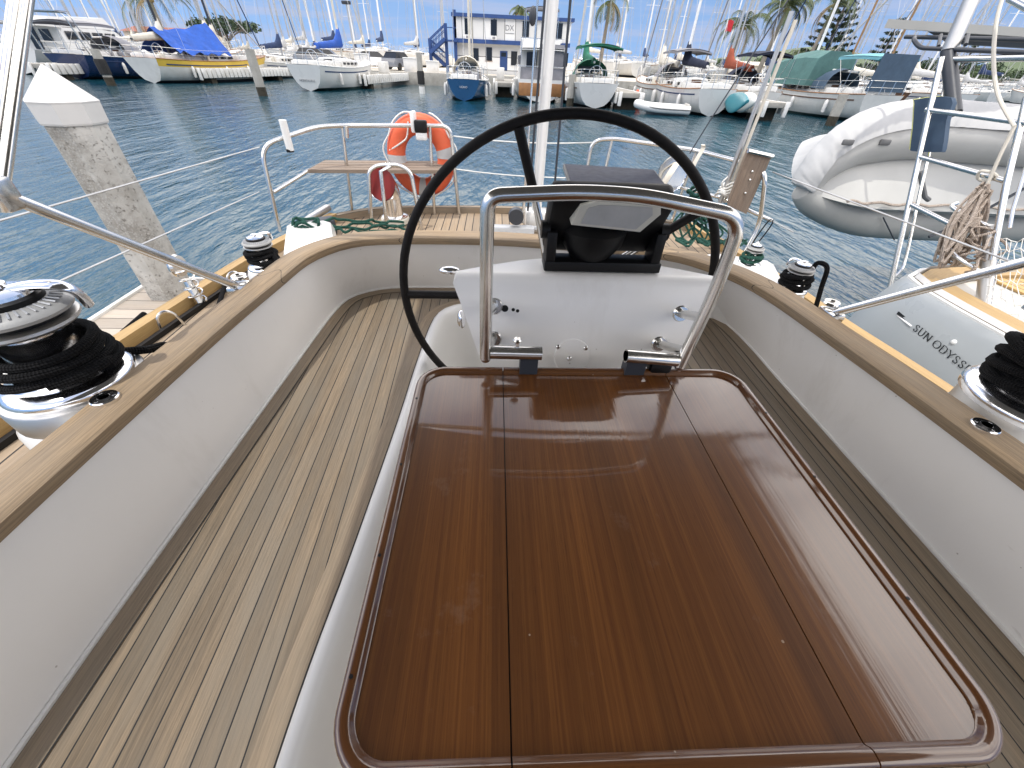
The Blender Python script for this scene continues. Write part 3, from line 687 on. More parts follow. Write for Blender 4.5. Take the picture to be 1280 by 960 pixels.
# winches
def winch(c,s=1.0,arm=2.4,rz=0,name='winch',tilt=None):
    c=V(c); mb=MB(); S=lambda L:[(r*s,z*s) for r,z in L]
    mb.lathe(S([(.0,0),(.122,0),(.124,.012),(.120,.02),(.112,.026),(.098,.03),(.094,.034),(.088,.046),(.076,.07),(.066,.095),(.064,.125),(.068,.145),(.076,.155)]),c,40)
    w=yp(mb,'winch','chrome',ang=50)
    mb=MB(); mb.lathe(S([(.076,.155),(.092,.160),(.098,.166),(.097,.172),(.088,.176)]),c,40); yp(mb,'lower_jaw','aluminium',w)
    mb=MB(); mb.lathe(S([(.080,.175),(.082,.186)]),c,32); yp(mb,'jaw_gap','black_plastic',w)
    mb=MB(); mb.lathe(S([(.086,.186),(.098,.189),(.1,.196),(.094,.204),(.062,.215)]),c,40)
    yp(mb,'upper_jaw','grey_plastic',w)
    mb=MB()
    for k in range(40):
        a=2*PI*k/40; d=V((math.cos(a),math.sin(a),0)); mb.tube([c+(d*.068+V((0,0,.2145)))*s,c+(d*.088+V((0,0,.2085)))*s],.0022*s,5)
    yp(mb,'jaw_ribs','mast_grey',w)
    mb=MB(); mb.lathe(S([(.064,.214),(.064,.225),(.056,.23)]),c,32); yp(mb,'rubber_ring','black_plastic',w)
    mb=MB(); mb.lathe(S([(.057,.228),(.055,.236),(.035,.243),(.022,.245),(.022,.252),(.012,.252),(.012,.24),(0,.24)]),c,32)
    d=V((math.cos(arm),math.sin(arm),0)); t=V((-d.y,d.x,0))
    P=[c+(d*.02+V((0,0,.238)))*s,c+(d*.06+V((0,0,.242)))*s,c+(d*.1+V((0,0,.236)))*s,c+(d*.115+t*.01+V((0,0,.215)))*s,c+(d*.118+t*.015+V((0,0,.18)))*s]
    mb.tube(catmull(P,4),.018*s,10,flat=.55); yp(mb,'feeder_arm','chrome',w)
    return w
WL=V((-.982,.735,ZC-.012)); winch(WL,.96,.35)
WRt=V((1.335,.665,ZC-.012)); winch(WRt,1.15,2.2)
mb=MB(); mb.lathe([(.13,-.06),(.131,-.004),(.128,0)],WL,36); mb.lathe([(.13,-.06),(.131,-.004),(.128,0)],WRt,36); yp(mb,'winch_pad','aluminium')
mb=MB(); mb.lathe([(.15,-.36),(.138,-.075),(.13,-.06),(.0,-.058)],WL,32); mb.lathe([(.15,-.36),(.138,-.075),(.13,-.06),(.0,-.058)],WRt,32); yp(mb,'winch_pad','gelcoat')
WL2=PZ(333,334,1.40); winch(WL2,.54,1.0); WR2=PZ(936,330,1.38); winch(WR2,.40,1.0); WR3=PZ(988,362,1.44); winch(WR3,.46,2)
mb=MB()
for w,k in ((WL2,.8),(WR2,.7),(WR3,.6)): mb.lathe([(.10*k,-.3),(.095*k,-.02),(.085*k,0)],w,24)
yp(mb,'winch_pad','gelcoat')
def coils(c,r0,z0,n,dr,dz,rr,tail=None,seed=1):
    """rope turns laid round a drum"""
    rnd=random.Random(seed); pts=[]
    N=int(n*28)
    for i in range(N+1):
        t=i/28; a=2*PI*t; r=r0+dr*t+.004*math.sin(a*1.7+seed); pts.append(V(c)+V((r*math.cos(a),r*math.sin(a),z0+dz*t+.003*math.sin(a*2.3+seed))))
    if tail: pts=catmull(pts[-1:]+[V(p) for p in tail],6)[::-1][:-1]+pts[::-1] if False else pts+catmull([pts[-1]]+[V(p) for p in tail],6)[1:]
    mb=MB(); mb.tube(pts,rr,9); return mb
te=PZ(184,437,1.49)
rp=coils(WL,.102,.044,3.7,-.0050,.0205,.0100)
pts=[WL+V((.102*math.cos(a),.102*math.sin(a),.056)) for a in (R_(-60),R_(-25),R_(5))]+[te+V((-.04,-.06,.03)),te,te+V((.02,.035,-.012)),te+V((.0,.08,-.08)),te+V((-.06,.2,-.3)),te+V((-.3,.6,-.32)),te+V((-.5,1.1,-.32))]
rp.tube(catmull(pts,6),.0105,9)
solo(rp,'black_rope','black_rope',WL+V((0,0,.03)),'thick black rope wound in turns round the large left winch','rope')
mb=coils(WRt,.110,.05,6,-.005,.019,.0112,seed=3)
for k in range(4):
    a0=.9*k; pts=[WRt+V(((.114+.003*k)*math.cos(a0+2*PI*i/24),(.114+.003*k)*math.sin(a0+2*PI*i/24),.065+.02*k+.018*math.sin(a0*3+4*PI*i/24))) for i in range(24)]; mb.tube(pts,.0112,8,closed=True)
solo(mb,'black_rope','black_rope',WRt+V((0,0,.03)),'heap of black rope coiled over the right winch at the frame edge','rope')
mb=coils(WL2,.056,.025,3,-.002,.017,.0085,tail=[WL2+V((.08,-.05,.03)),WL2+V((.14,-.16,-.05))],seed=5); solo(mb,'black_rope','black_rope',WL2,'short black line round the small chrome winch below the pushpit','rope')
mb=coils(WR3,.050,.018,3,-.002,.018,.0085,tail=[WR3+V((.05,.0,.11)),WR3+V((.08,-.02,.10)),WR3+V((.095,-.03,.02)),WR3+V((.12,-.05,-.12))],seed=6); solo(mb,'black_rope','black_rope',WR3,'black line looping off the small winch beside the right cockpit coaming','rope')
mb=coils(WR2,.046,.015,2,-.002,.017,.008,seed=8); solo(mb,'green_rope','green_rope',WR2,'dark green line wrapped round the low winch at the right stern','rope')
# green rope flaked along the aft deck edge (left) and coil hung on the right pushpit
mb=MB(); rnd=random.Random(4); 
for k in range(4):
    pts=[]
    for i in range(15):
        t=i/14; p=PZ(368,290,1.30).lerp(PZ(505,291,1.22),t)+V((rnd.uniform(-.015,.015),rnd.uniform(-.03,.03)+.022*k,rnd.uniform(0,.02)+.012*k)); pts.append(p)
    mb.tube(catmull(pts,4),.008,7)
c=PZ(385,288,1.32)
for k in range(3): mb.tube([c+V((.06*math.cos(a)*(1+.1*k),.05*math.sin(a),.02*k+.02*math.sin(3*a))) for a in [2*PI*i/20 for i in range(20)]],.008,7,closed=True)
mb.tube(catmull([c+V((.06,0,.02)),c+V((.08,-.05,-.03)),c+V((.07,-.08,-.11)),c+V((.09,-.09,-.14))],5),.008,7)
solo(mb,'green_rope','green_rope',PZ(368,290,1.16),'green rope flaked along the deck behind the aft coaming, left of the vent','rope')
mb=MB(); rnd=random.Random(9)
for k in range(7):
    t=PY(868+rnd.uniform(-4,14),248+rnd.uniform(-4,6),2.55); bx=PY(848+8.5*k,303+rnd.uniform(-6,3),2.50); w=.05+rnd.uniform(0,.03)
    pts=[t,t.lerp(bx,.5)+V((-w,.01*k,0)),bx+V((-w*.7,0,.05)),bx,bx+V((w*.7,0,.05)),t.lerp(bx,.5)+V((w*.8,.01*k,0)),t+V((.01,0,0))]; mb.tube(catmull(pts,6),.0062,7)
for k in range(9):
    t=PY(872+rnd.uniform(-7,9),235+k*5,2.54); mb.tube([t+V((.035*math.cos(a),.03*math.sin(a),.012*math.sin(2*a+k))) for a in [2*PI*i/14 for i in range(14)]],.0075,7,closed=True)
for k in range(3):
    pts=[PZ(845+i*8,302+rnd.uniform(-4,6),1.30) for i in range(12)]; mb.tube(catmull(pts,3),.0075,6)
solo(mb,'green_rope','green_rope',PY(870,305,2.5),'dark green rope coil hanging in loops from the right pushpit','rope')
mb=MB(); a=PY(877,190,2.9); mb.tube(catmull([PY(879,181,2.75),PY(878,187,2.75),PY(866,210,2.72),PY(870,228,2.68)],6),.018,8,flat=.35); mb.tube(catmull([PY(846,204,2.95),PY(838,216,2.9),PY(828,232,2.9)],5),.022,8,flat=.35)
yp(mb,'webbing_strap','canvas_cream')
mb=MB(); q=[PY(961,276,2.5),PY(942,302,2.5),PY(945,306,2.5),PY(965,280,2.5)]; mb.tube(catmull(q,6,True),.004,6,closed=True); yp(mb,'cord_loop','black_plastic',push2)
# danbuoy poles lashed to the right pushpit
P0=PY(900,253,2.62); P1=PY(990,14,2.62)
mb=MB(); mb.tube([P0,P0.lerp(P1,.42)],.0145,12); mb.tube([P0.lerp(P1,.42),P1],.0115,12); dan=empty('marker_pole',P0,0,'tall silver and cream poles lashed upright to the right stern rail','pole')
o=mb.build('silver_pole','aluminium',dan,dan,60)
mb=MB(); mb.tube([P0+V((.028,.0,.0)),P1+V((.035,.0,-.03))],.009,10); mb.build('cream_pole','canvas_cream',dan,dan,60)
mb=MB(); c=P0+V((.015,0,.05))
for k in range(6): mb.tube([c+V((.04*math.cos(a)+.008*k-.02,.035*math.sin(a),.012*k+.015*math.sin(a*2+k))) for a in [2*PI*i/14 for i in range(14)]],.005,6,closed=True)
mb.tube(catmull([c,c+V((-.05,-.01,.06)),c+V((-.02,0,.1))],5),.005,6); solo(mb,'lashing_cord','white_cord',c,'white cord lashing the poles to the right stern rail','cord')
# thin dark stay line running to upper right beside poles
wire('flag_halyard',[PY(862,192,2.9),PY(888,150,2.9),PY(985,0,2.9)],.004,'mast_dark')
# white pole at the stern with backstays
mb=MB(); b=PZ(669,283,ZD); t=PY(690.5,0,b.y); t2=t+(t-b)*.5; mb.tube([b,t2],[.036,.036],16); wp=yp(mb,'stern_pole','mast_white',ang=60)
mb=MB(); mb.lathe([(.075,0),(.075,.012),(.05,.02),(.04,.06)],b,20); mb.box(b+V((0,0,.06)),(.16,.13,.12),bev=.015); yp(mb,'pole_foot','gelcoat',wp)
for (x0,y0,x1,y1,r) in ((693,236,713,0,.008),(661,248,681,0,.008)):
    p=PY(x0,y0,2.95); q=PY(x1,y1,2.95); p=q+(p-q)*((q.z-ZD-.05)/(q.z-p.z)); wire('backstay',[p,q+(q-p)*.5],r,'mast_dark')
p=PY(656,240,2.9); q=PY(672,0,2.9); p=q+(p-q)*((q.z-ZD-.05)/(q.z-p.z)); mb=MB(); mb.tube([p,p.lerp(q,.45)],.010,8); mb.tube([p.lerp(q,.45),q+(q-p)*.5],.006,8); yp(mb,'stay_tensioner','steel')
mb=MB(); c=PY(666,20,2.9); mb.sphere(c,.026,8,(.8,.6,1.6)); mb.lathe([(0,-.03),(.05,-.03),(.05,.03),(0,.03)],PY(645,270,2.7),20,rotM('X',PI/2)); yp(mb,'pulley_block','mast_dark')
mb=MB(); mb.lathe([(.018,-.016),(.046,-.02),(.05,-.012),(.03,0),(.05,.012),(.046,.02),(.018,.016)],PZ(646,272,1.24),24,rotM('X',PI/2)); yp(mb,'backstay_wheel','aluminium')
mb=MB(); mb.tube([PZ(606,284,1.18),PZ(700,287,1.18)],.02,8); mb.box(PZ(640,290,1.2),(.3,.08,.08),bev=.012); yp(mb,'traveller_track','mast_grey')
# small bits on the port deck
for p in ((207,395),(292,345)):
    c=PZ(*p,ZD+.06); mb=MB(); mb.tube(catmull([c+V((-.03,-.03,-.06)),c+V((-.02,-.02,0)),c+V((.0,.0,.02)),c+V((.02,.02,0)),c+V((.03,.03,-.06))],5),.006,8); yp(mb,'pad_eye','steel')
c=PZ(250,378,ZD+.02); mb=MB(); mb.tube([c+V((0,0,.0)),c+V((-.02,.02,.1))],.02,12); mb.lathe([(0,-.012),(.045,-.012),(.05,0),(.045,.012),(0,.012)],c+V((-.03,.02,.17)),20,rotM('Y',PI/2)@rotM('Z',.4))
mb.tube([c+V((.032*math.cos(a),.032*math.sin(a),.01+.004*i)) for i,a in enumerate([2*PI*j/10 for j in range(41)])],.004,6); yp(mb,'spring_block','steel')
mb=MB(); c=PZ(390,272,1.2); mb.box(c,(.05,.34,.04),rotM('Z',-.5)@rotM('X',.2),bev=.01); yp(mb,'fairlead','aluminium')
mb=MB(); mb.box(PZ(400,283,1.2),(.2,.12,.1),rotM('Z',.4),bev=.02); yp(mb,'mooring_cleat','mast_dark')
# red-brown line on aft deck right
# ---------------- bimini over the cockpit (shades the table and is mirrored in it)
mb=MB(); secs=[]
for i in range(13):
    y=-1.7+3.10*i/12; secs.append([V((-.71+1.98*k/16,y+(.10*max(0,1-k/9))*(i/12),2.53+.09*math.sin(PI*k/16)-.04*((i-6)/6)**2)) for k in range(17)])
mb.loft(secs); bim=yp(mb,'bimini_canvas','bimini_cloth',ang=80)
JL=PX(3,243,-.95); SL=PZ(296,358,ZC); TL=PX(19,0,-1.0)
JR=V((1.29,.80,1.81)); SR=PZ(1043,391,ZC)
fr=[]
fr.append(([JL,SL],.0125)); 
J1=PX(-9,246,-1.0); TL=PX(23,0,-1.02); dl=(TL-J1); e1=J1+dl*2.0
fr.append((fillet([J1,TL,e1,V((-.70,e1.y+.0,2.55)),V((.2,e1.y-.03,2.60)),V((1.08,e1.y-.1,2.55)),V((1.30,1.25,2.36)),JR],.12,6),.0150))
T2=PX(35,0,-1.0); J2=PX(4,236,-.965); e2=J2+(T2-J2)*1.9
fr.append((fillet([J2,T2,e2,V((-.70,e2.y-.02,2.56)),V((.2,e2.y-.05,2.61)),V((1.08,e2.y-.1,2.56)),V((1.31,.95,2.3)),JR+V((.02,.02,.03))],.12,6),.0095))
fr.append(([SR,SR+(PX(1280,328,1.25)-SR)*1.12],.0125))
mb=MB()
for p,r in fr: mb.tube(p,r,14)
frame=yp(mb,'bimini_frame','steel',bim,60)
mb=MB(); mb.box(JL,(.03,.045,.06),bev=.008); mb.box(JR,(.03,.045,.06),bev=.008); yp(mb,'bimini_hinge','steel',bim)
mb=MB(); 
for s_ in (SL,SR): mb.box(s_+V((0,.01,-.01)),(.05,.07,.03),bev=.008); mb.tube([s_+V((.02*math.cos(a),.03+.02*math.sin(a),.02)) for a in [2*PI*k/12 for k in range(12)]],.006,6,closed=True)
yp(mb,'strut_foot','steel',bim)
# ---------------- life ring
lc=PY(527,196,3.30); lr=empty('life_ring',lc-V((0,0,.27)),0,'orange life ring with white bands hanging on the left stern rail','life ring')
mb=MB(); rx=.182; rz=.205; secs=[]
for i in range(56):
    a=2*PI*i/56; c=lc+V((rx*math.cos(a),0,rz*math.sin(a))); d=V((math.cos(a),0,math.sin(a)))
    secs.append([c+d*(.066*math.cos(b))+V((0,.045*math.sin(b),0)) for b in [2*PI*k/12 for k in range(12)]])
mb.loft(secs,True,loop=True); ring_=mb.build('foam_ring','buoy_orange',lr,lr,60)
for a0 in (R_(8),R_(186),R_(268)):
    mb=MB(); secs=[]
    for i in range(5):
        a=a0+R_(-9)+R_(18)*i/4; c=lc+V((rx*math.cos(a),0,rz*math.sin(a))); d=V((math.cos(a),0,math.sin(a))); secs.append([c+d*(.068*math.cos(b))+V((0,.047*math.sin(b),0)) for b in [2*PI*k/12 for k in range(12)]])
    mb.loft(secs,True); mb.build('white_band','canvas_white',lr,lr,60)
mb=MB(); pts=[lc+V(((rx+.075+.012*math.sin(9*a))*math.cos(a),-.03,(rz+.075+.014*math.sin(7*a))*math.sin(a))) for a in [R_(100)+R_(330)*i/60 for i in range(61)]]; mb.tube(pts,.006,6); mb.tube(catmull([lc+V((-.06,-.05,.22)),lc+V((-.08,-.055,.13)),lc+V((-.13,-.055,.09)),lc+V((-.22,-.03,.04))],5),.006,6); mb.build('grab_line','white_cord',lr,lr,60)
mb=MB(); mb.box(PY(526,158,3.16),(.085,.05,.075),bev=.012); mb.build('light_box','black_plastic',lr,lr)
mb=MB(); mb.box(PY(527,170,3.16),(.075,.04,.05),bev=.01); mb.box(PY(517,152,3.2),(.03,.1,.12),bev=.01); mb.build('light_clip','mast_white',lr,lr)
# ================================================================ neighbouring yacht (right)
nb=empty('moored_yacht',(4.6,-.5,0),0,'light grey yacht close on our right with yellow teak rail and dark lettering','sailing yacht')
def npart(mb,name,m,parent=None,ang=38): return mb.build(name,m,parent or nb,nb,ang)
ZN=1.10
sheer=resample(catmull([(2.62,-6,0),(2.58,-2,0),(2.57,0,0),(2.585,1.0,0),(2.60,1.6,0),(2.62,2.05,0),(2.70,2.32,0),(3.1,2.48,0),(4.6,2.58,0),(6.1,2.48,0),(6.5,2.3,0),(6.6,1,0),(6.6,-6,0)],8),90)
mb=MB(); secs=[]
for p in sheer:
    aft=max(0,(p.y-1.9)/.68); k=.0
    def q(sc_,dy,z): return V((4.6+(p.x-4.6)*sc_,p.y+dy*aft,z))
    secs.append([q(1,0,ZN),q(1.012,.05,ZN-.05),q(1.04,.18,.75),q(1.04,.28,.45),q(.98,.30,.1),q(.9,.2,-.3)])
mb.loft(secs); nh=npart(mb,'hull','hull_grey')
i_=offset2d(sheer,-.025); i2=offset2d(sheer,-.055); i3=offset2d(sheer,-.20)
def nstrip(a,b,z0,z1,z2,name,m,r=range(0,90)):
    mb=MB(); mb.loft([[V((a[i].x,a[i].y,z0)),V((a[i].x,a[i].y,z1)),V((b[i].x,b[i].y,z1)),V((b[i].x,b[i].y,z2))] for i in r]); return npart(mb,name,m)
nstrip(sheer,i_,ZN-.02,ZN+.012,ZN,'hull_edge','gelcoat'); nstrip(i2,i3,ZN-.01,ZN+.03,ZN,'teak_rail','teak_gold')
mb=MB(); mb.poly([(p.x,p.y,ZN-.004) for p in i_]); npart(mb,'deck','deck_white')
mb=MB(); mb.loft([[V((p.x+.005,p.y,ZN+.012)),V((p.x+.02,p.y,ZN+.04)),V((p.x+.035,p.y,ZN+.012))] for p in offset2d(sheer,-.03)[30:41]]); npart(mb,'genoa_track','aluminium')
for x0,x1,y0,y1 in ((3.0,3.55,-1.,1.05),(3.25,3.9,1.35,2.3)):
    mb=MB(); o=[(x0,y0),(x1,y0),(x1,y1-.1),(x1-.1,y1),(x0+.05,y1),(x0,y1-.05)]; mb.prism(o,ZN,ZN+.012,uvax='y'); npart(mb,'teak_panel','teak_gold_plank')
mb=MB(); secs=[]
for y,w,h in ((-3,1.2,.45),(-.2,1.2,.42),(.5,1.15,.35),(.9,1.1,.15)): secs.append([V((4.6-w*1.05,y,ZN)),V((4.6-w,y,ZN+h*.8)),V((4.6-w*.85,y,ZN+h)),V((4.6+w*.85,y,ZN+h)),V((4.6+w,y,ZN+h*.8)),V((4.6+w*1.05,y,ZN))])
mb.loft(secs,cap0=True,cap1=True); npart(mb,'cockpit_coaming','gelcoat')
# vent slot + skin fitting + lettering on the hull side
def hullpt(x,y):
    """where that line of sight meets the near hull side"""
    best=None
    for k in range(400):
        t=.5+k*.01; P=EYE+ray(x,y)*t
        # hull x at this y,z
        sx=min(sheer,key=lambda s:abs(s.y-P.y)+ (9 if s.x>4 else 0)).x
        z=P.z; s=1.0 if z>ZN else (1.012+(ZN-.05-z)/(ZN-.05-.75)*.028 if z>.75 else 1.04)
        if P.x>=4.6+(sx-4.6)*s: return P
    return P
def on_hull(pts,off=.004): return [hullpt(*p)+V((-off,0,off*.3)) for p in pts]
mb=MB(); q=on_hull([(1124,390),(1142,403),(1140.5,406),(1122,393)],.010); mb.loft([q,[p+V((.02,0,0)) for p in q]],True,True,True); npart(mb,'hull_slot','letter_black',nh)
q=on_hull([(1122.5,393.4),(1140,407),(1139,408.4),(1121.5,394.6)],.006); mb=MB(); mb.loft([q,[p+V((.02,0,0)) for p in q]],True,True,True); npart(mb,'slot_edge','letter_white',nh)
mb=MB(); mb.sphere(hullpt(1193,428),.017,8); npart(mb,'skin_fitting','gelcoat',nh)
GL={ # serif capitals on a 0..1 grid: strokes (points), thick flag
'S':([[(.82,.80),(.72,.95),(.45,1.0),(.2,.9),(.16,.72),(.35,.57),(.65,.46),(.84,.3),(.8,.1),(.5,0),(.25,.05),(.14,.22)]],.75,1),
'U':([[(.12,1),(.12,.3),(.3,.03),(.52,0),(.75,.06),(.88,.3),(.88,1)]],.95,0),
'N':([[(.12,0),(.12,1)],[(.12,1),(.88,0)],[(.88,0),(.88,1)]],1.0,0),
'O':([[(.5+.5*math.cos(a),.5+.5*math.sin(a)) for a in [2*PI*k/24 for k in range(25)]]],1.05,1),
'D':([[(.12,0),(.12,1)],[(.12,1),(.45,1),(.78,.88),(.92,.5),(.78,.12),(.45,0),(.12,0)]],.98,0),
'Y':([[(.02,1),(.5,.45)],[(.98,1),(.5,.45)],[(.5,.45),(.5,0)]],.92,0),
'E':([[(.15,0),(.15,1)],[(.15,1),(.85,1)],[(.15,.5),(.7,.5)],[(.15,0),(.85,0)]],.72,0),
'X':([[(.05,0),(.95,1)],[(.05,1),(.95,0)]],.9,0)}
def lettering(text,org,ux,uy,h,name,m,parent,root,thick=.13,serif=True,gap=.22,proj=None):
    mb=MB(); x=0; ux=V(ux).normalized(); uy=V(uy).normalized(); nn=ux.cross(uy).normalized()
    for ch in text:
        if ch==' ': x+=.5; continue
        st,w,curved=GL[ch]
        def P(a,b): 
            p=V(org)+ux*((x+a*w)*h)+uy*(b*h); return proj(p) if proj else p
        for s_ in st:
            if curved or len(s_)>3:
                c=[(p.x,p.y) for p in catmull([(a,b,0) for a,b in s_],4)]
            else: c=[s_[0]]+[((s_[0][0]*(1-t)+s_[-1][0]*t),(s_[0][1]*(1-t)+s_[-1][1]*t)) for t in (.33,.66,1)] if len(s_)==2 else s_
            prev=None; rows=[]
            for i,(a,b) in enumerate(c):
                a0,b0=c[max(i-1,0)]; a1,b1=c[min(i+1,len(c)-1)]; dx=(a1-a0)*w; dy=b1-b0; l=math.hypot(dx,dy) or 1
                tk=thick*(.42+.58*abs(dy/l)**1.2)/2; px,py=-dy/l*tk,dx/l*tk
                rows.append([P(a+px/w,b+py),P(a-px/w,b-py)])
            R=[[mb.bm.verts.new(p+nn*.0008) for p in r] for r in rows]
            for r0,r1 in zip(R,R[1:]): mb.face([r0[0],r0[1],r1[1],r1[0]])
        if serif and ch in 'UNDYE':
            ends={'U':[(.12,1),(.88,1)],'N':[(.12,0),(.88,1),(.12,1)],'D':[],'Y':[(.02,1),(.98,1),(.5,0)],'E':[]}[ch]
            for a,b in ends:
                q=[P(a-.16/w,b-.02),P(a+.16/w,b-.02),P(a+.16/w,b+.03),P(a-.16/w,b+.03)]; mb.face([mb.bm.verts.new(p+nn*.0008) for p in q])
        x+=w+gap
    mb.bm.faces.ensure_lookup_table()
    ret=bmesh.ops.extrude_face_region(mb.bm,geom=list(mb.bm.faces)); 
    for v in [g for g in ret['geom'] if isinstance(g,bmesh.types.BMVert)]: v.co-=nn*.0012
    return mb.build(name,m,parent,root,smooth=False)
a=hullpt(1141,412); b=hullpt(1222,477); up=hullpt(1150,394)-hullpt(1142,412)
ux=(b-a).normalized(); uy=(V((0,0,1))-ux*ux.z); uy=uy.normalized()
L=(b-a).length; hh=.875*L/ (sum(GL[c][1]+.22 if c!=' ' else .5 for c in 'SUN ODYSSE')-.1)
def stick(p):
    d=p-EYE; 
    best=EYE+d
    for k in range(200):
        P=EYE+d*(.7+k*.003)
        sx=min((s for s in sheer if s.x<4),key=lambda s:abs(s.y-P.y)).x
        z=P.z; s=1.0 if z>ZN else (1.012+(ZN-.05-z)/(ZN-.05-.75)*.028 if z>.75 else 1.04)
        if P.x>=4.6+(sx-4.6)*s: return P-V((.002,0,0))
    return best
lettering('SUN ODYSSEY',a-V((.003,0,0)),ux,uy,hh,'hull_lettering','letter_black',nh,nb,thick=.15)
# stern rails, boarding ladder frame and arch on the port quarter
XN=2.86
def nx(x,y,X=XN): return PX(x,y,X)
mb=MB(); a0=nx(1112,362); a1=nx(1177,72); mb.tube([a0+(a0-a1)*.03,a1],.016,10); b0=nx(1127,338,3.0); b1=nx(1183,98,3.0); mb.tube(catmull([nx(1116,348,2.95),nx(1126,338,2.98),nx(1133,318,3.0),nx(1150,240,3.0),nx(1183,98,3.0)],5),.010,8); 
npart(mb,'ladder_frame','steel')
mb=MB()
for (x0,y0,x1,y1) in ((1158,137,1284,154),(1150,196,1256,226),(1140,256,1202,287)):
    mb.tube([nx(x0,y0),nx(x1,y1)],.014,10)
npart(mb,'side_rail','steel')
mb=MB(); mb.tube([nx(1284,120),nx(1258,230),nx(1240,325)],.016,10); mb.tube([nx(1284,205),nx(1266,262),nx(1262,285)],.009,8); npart(mb,'stanchion','steel')
mb=MB(); p=nx(1241,283,2.92); q=nx(1227,395,2.92); mb.tube([q,p],.034,16); mb.tube([p,p+V((0,0,.004))],.036,16); mb.tube([q+V((-.03,0,.03)),q+V((.0,.05,.0))],.012,8); npart(mb,'gate_post','aluminium')
mb=MB(); mb.tube(fillet([nx(1238,345,2.9),nx(1212,333,2.8),nx(1192,318,2.78),nx(1186,308,2.78),nx(1193,303,2.82),nx(1205,304,2.9)],.06,5),.012,10); mb.tube(fillet([nx(1233,282,2.9),nx(1194,262,2.84),nx(1188,257,2.86),nx(1196,254,2.92)],.04,5),.012,10); npart(mb,'rail_hoop','steel')
mb=MB(); mb.tube([nx(1193,142,3.0),nx(1185,62,3.0)],.038,12); npart(mb,'davit_arm','mast_dark')
mb=MB(); a=nx(1187,62,3.0); b=nx(1216,-4,3.0); mb.tube([a,a+(b-a)*2.6],.042,14); mb.tube([a+V((-.03,0,-.02)),a+V((.05,0,.02))],.015,8); npart(mb,'arch_post','aluminium')
mb=MB(); mb.tube(fillet([nx(1290,66,3.0),nx(1150,60,3.0),nx(1142,50,3.0),nx(1143,47,3.05)],.05,5),.013,10); mb.tube([nx(1290,50,3.3),nx(1132,46,3.3)],.014,10); mb.tube([nx(1173,58,3.0),nx(1176,44,3.1)],.011,8); mb.tube([nx(1207,56,3.0),nx(1210,44,3.1)],.011,8); npart(mb,'arch_rail','mast_dark')
mb=MB(); mb.tube([nx(1190,74,3.0),nx(1292,72,3.0)],.018,10); npart(mb,'arch_rail','steel')
mb=MB(); mb.tube([nx(1262,-2,2.7),nx(1292,14,2.7)],.016,10); npart(mb,'overhead_tube','steel')
# hard panel (grey) carried on the arch
mb=MB(); 
c0=nx(1105,35,2.9); zt=c0.z
pl=[V((2.78,c0.y,zt)),V((2.95,1.6,zt+.02)),V((6.2,1.6,zt+.02)),V((6.4,c0.y,zt))]
pl=[c0,PZ(1300,47,zt+.0),PZ(1300,47,zt)+V((2.2,.7,0)),c0+V((2.6,.5,0))]
mb.loft([[p+V((0,0,.05)) for p in pl],[p for p in pl]],True,True,True); npart(mb,'solar_roof','rubber_grey')
mb=MB(); mb.loft([[p+V((0,0,.0)) for p in [pl[0].lerp(pl[2],.12),pl[1].lerp(pl[3],.12),pl[2].lerp(pl[0],.12),pl[3].lerp(pl[1],.12)]],[p-V((0,0,.06)) for p in [pl[0].lerp(pl[2],.2),pl[1].lerp(pl[3],.2),pl[2].lerp(pl[0],.2),pl[3].lerp(pl[1],.2)]]],True,True,True); npart(mb,'roof_frame','mast_dark')
# paddle-like foam pad strapped to the ladder
pd=empty('foam_pad',nx(1165,188),0,'dark blue foam pad with yellow edge strapped to the neighbouring ladder','pad')
q=[nx(1146,124,2.92),nx(1189,122,2.92),nx(1183,150,2.92),nx(1178,186,2.92),nx(1170,190,2.92),nx(1141,189,2.92),nx(1138,184,2.92),nx(1141,160,2.92),nx(1143,130,2.92)]
q=catmull(q,3,True); mb=MB(); mb.loft([q,[p+V((.03,.0,0)) for p in q]],True,True,True); mb.build('pad_face','pad_navy',pd,pd)
mb=MB(); c=sum(q,V())/len(q); mb.loft([[p+V((.031,.012,0)) for p in q],[p+V((.036,.05,0)) for p in q]],True,True,True); mb.build('pad_edge','pad_edge',pd,pd)
# netting (lifeline net)
mb=MB(); G=[]; n1,n2=9,8
tl,tr,bl,br=nx(1236,300,2.9),nx(1300,300,2.9),nx(1226,390,2.9),nx(1300,420,2.9)
for i in range(n1+1):
    G.append([tl.lerp(tr,i/n1).lerp(bl.lerp(br,i/n1),j/n2)+V((.006*math.sin(3*i+j),.012*math.sin(2*j+i),.01*math.cos(i*2+j))) for j in range(n2+1)])
for i in range(n1+1): mb.tube(G[i],.0022,4)
for j in range(n2+1): mb.tube([G[i][j] for i in range(n1+1)],.0022,4)
npart(mb,'safety_net','white_cord')
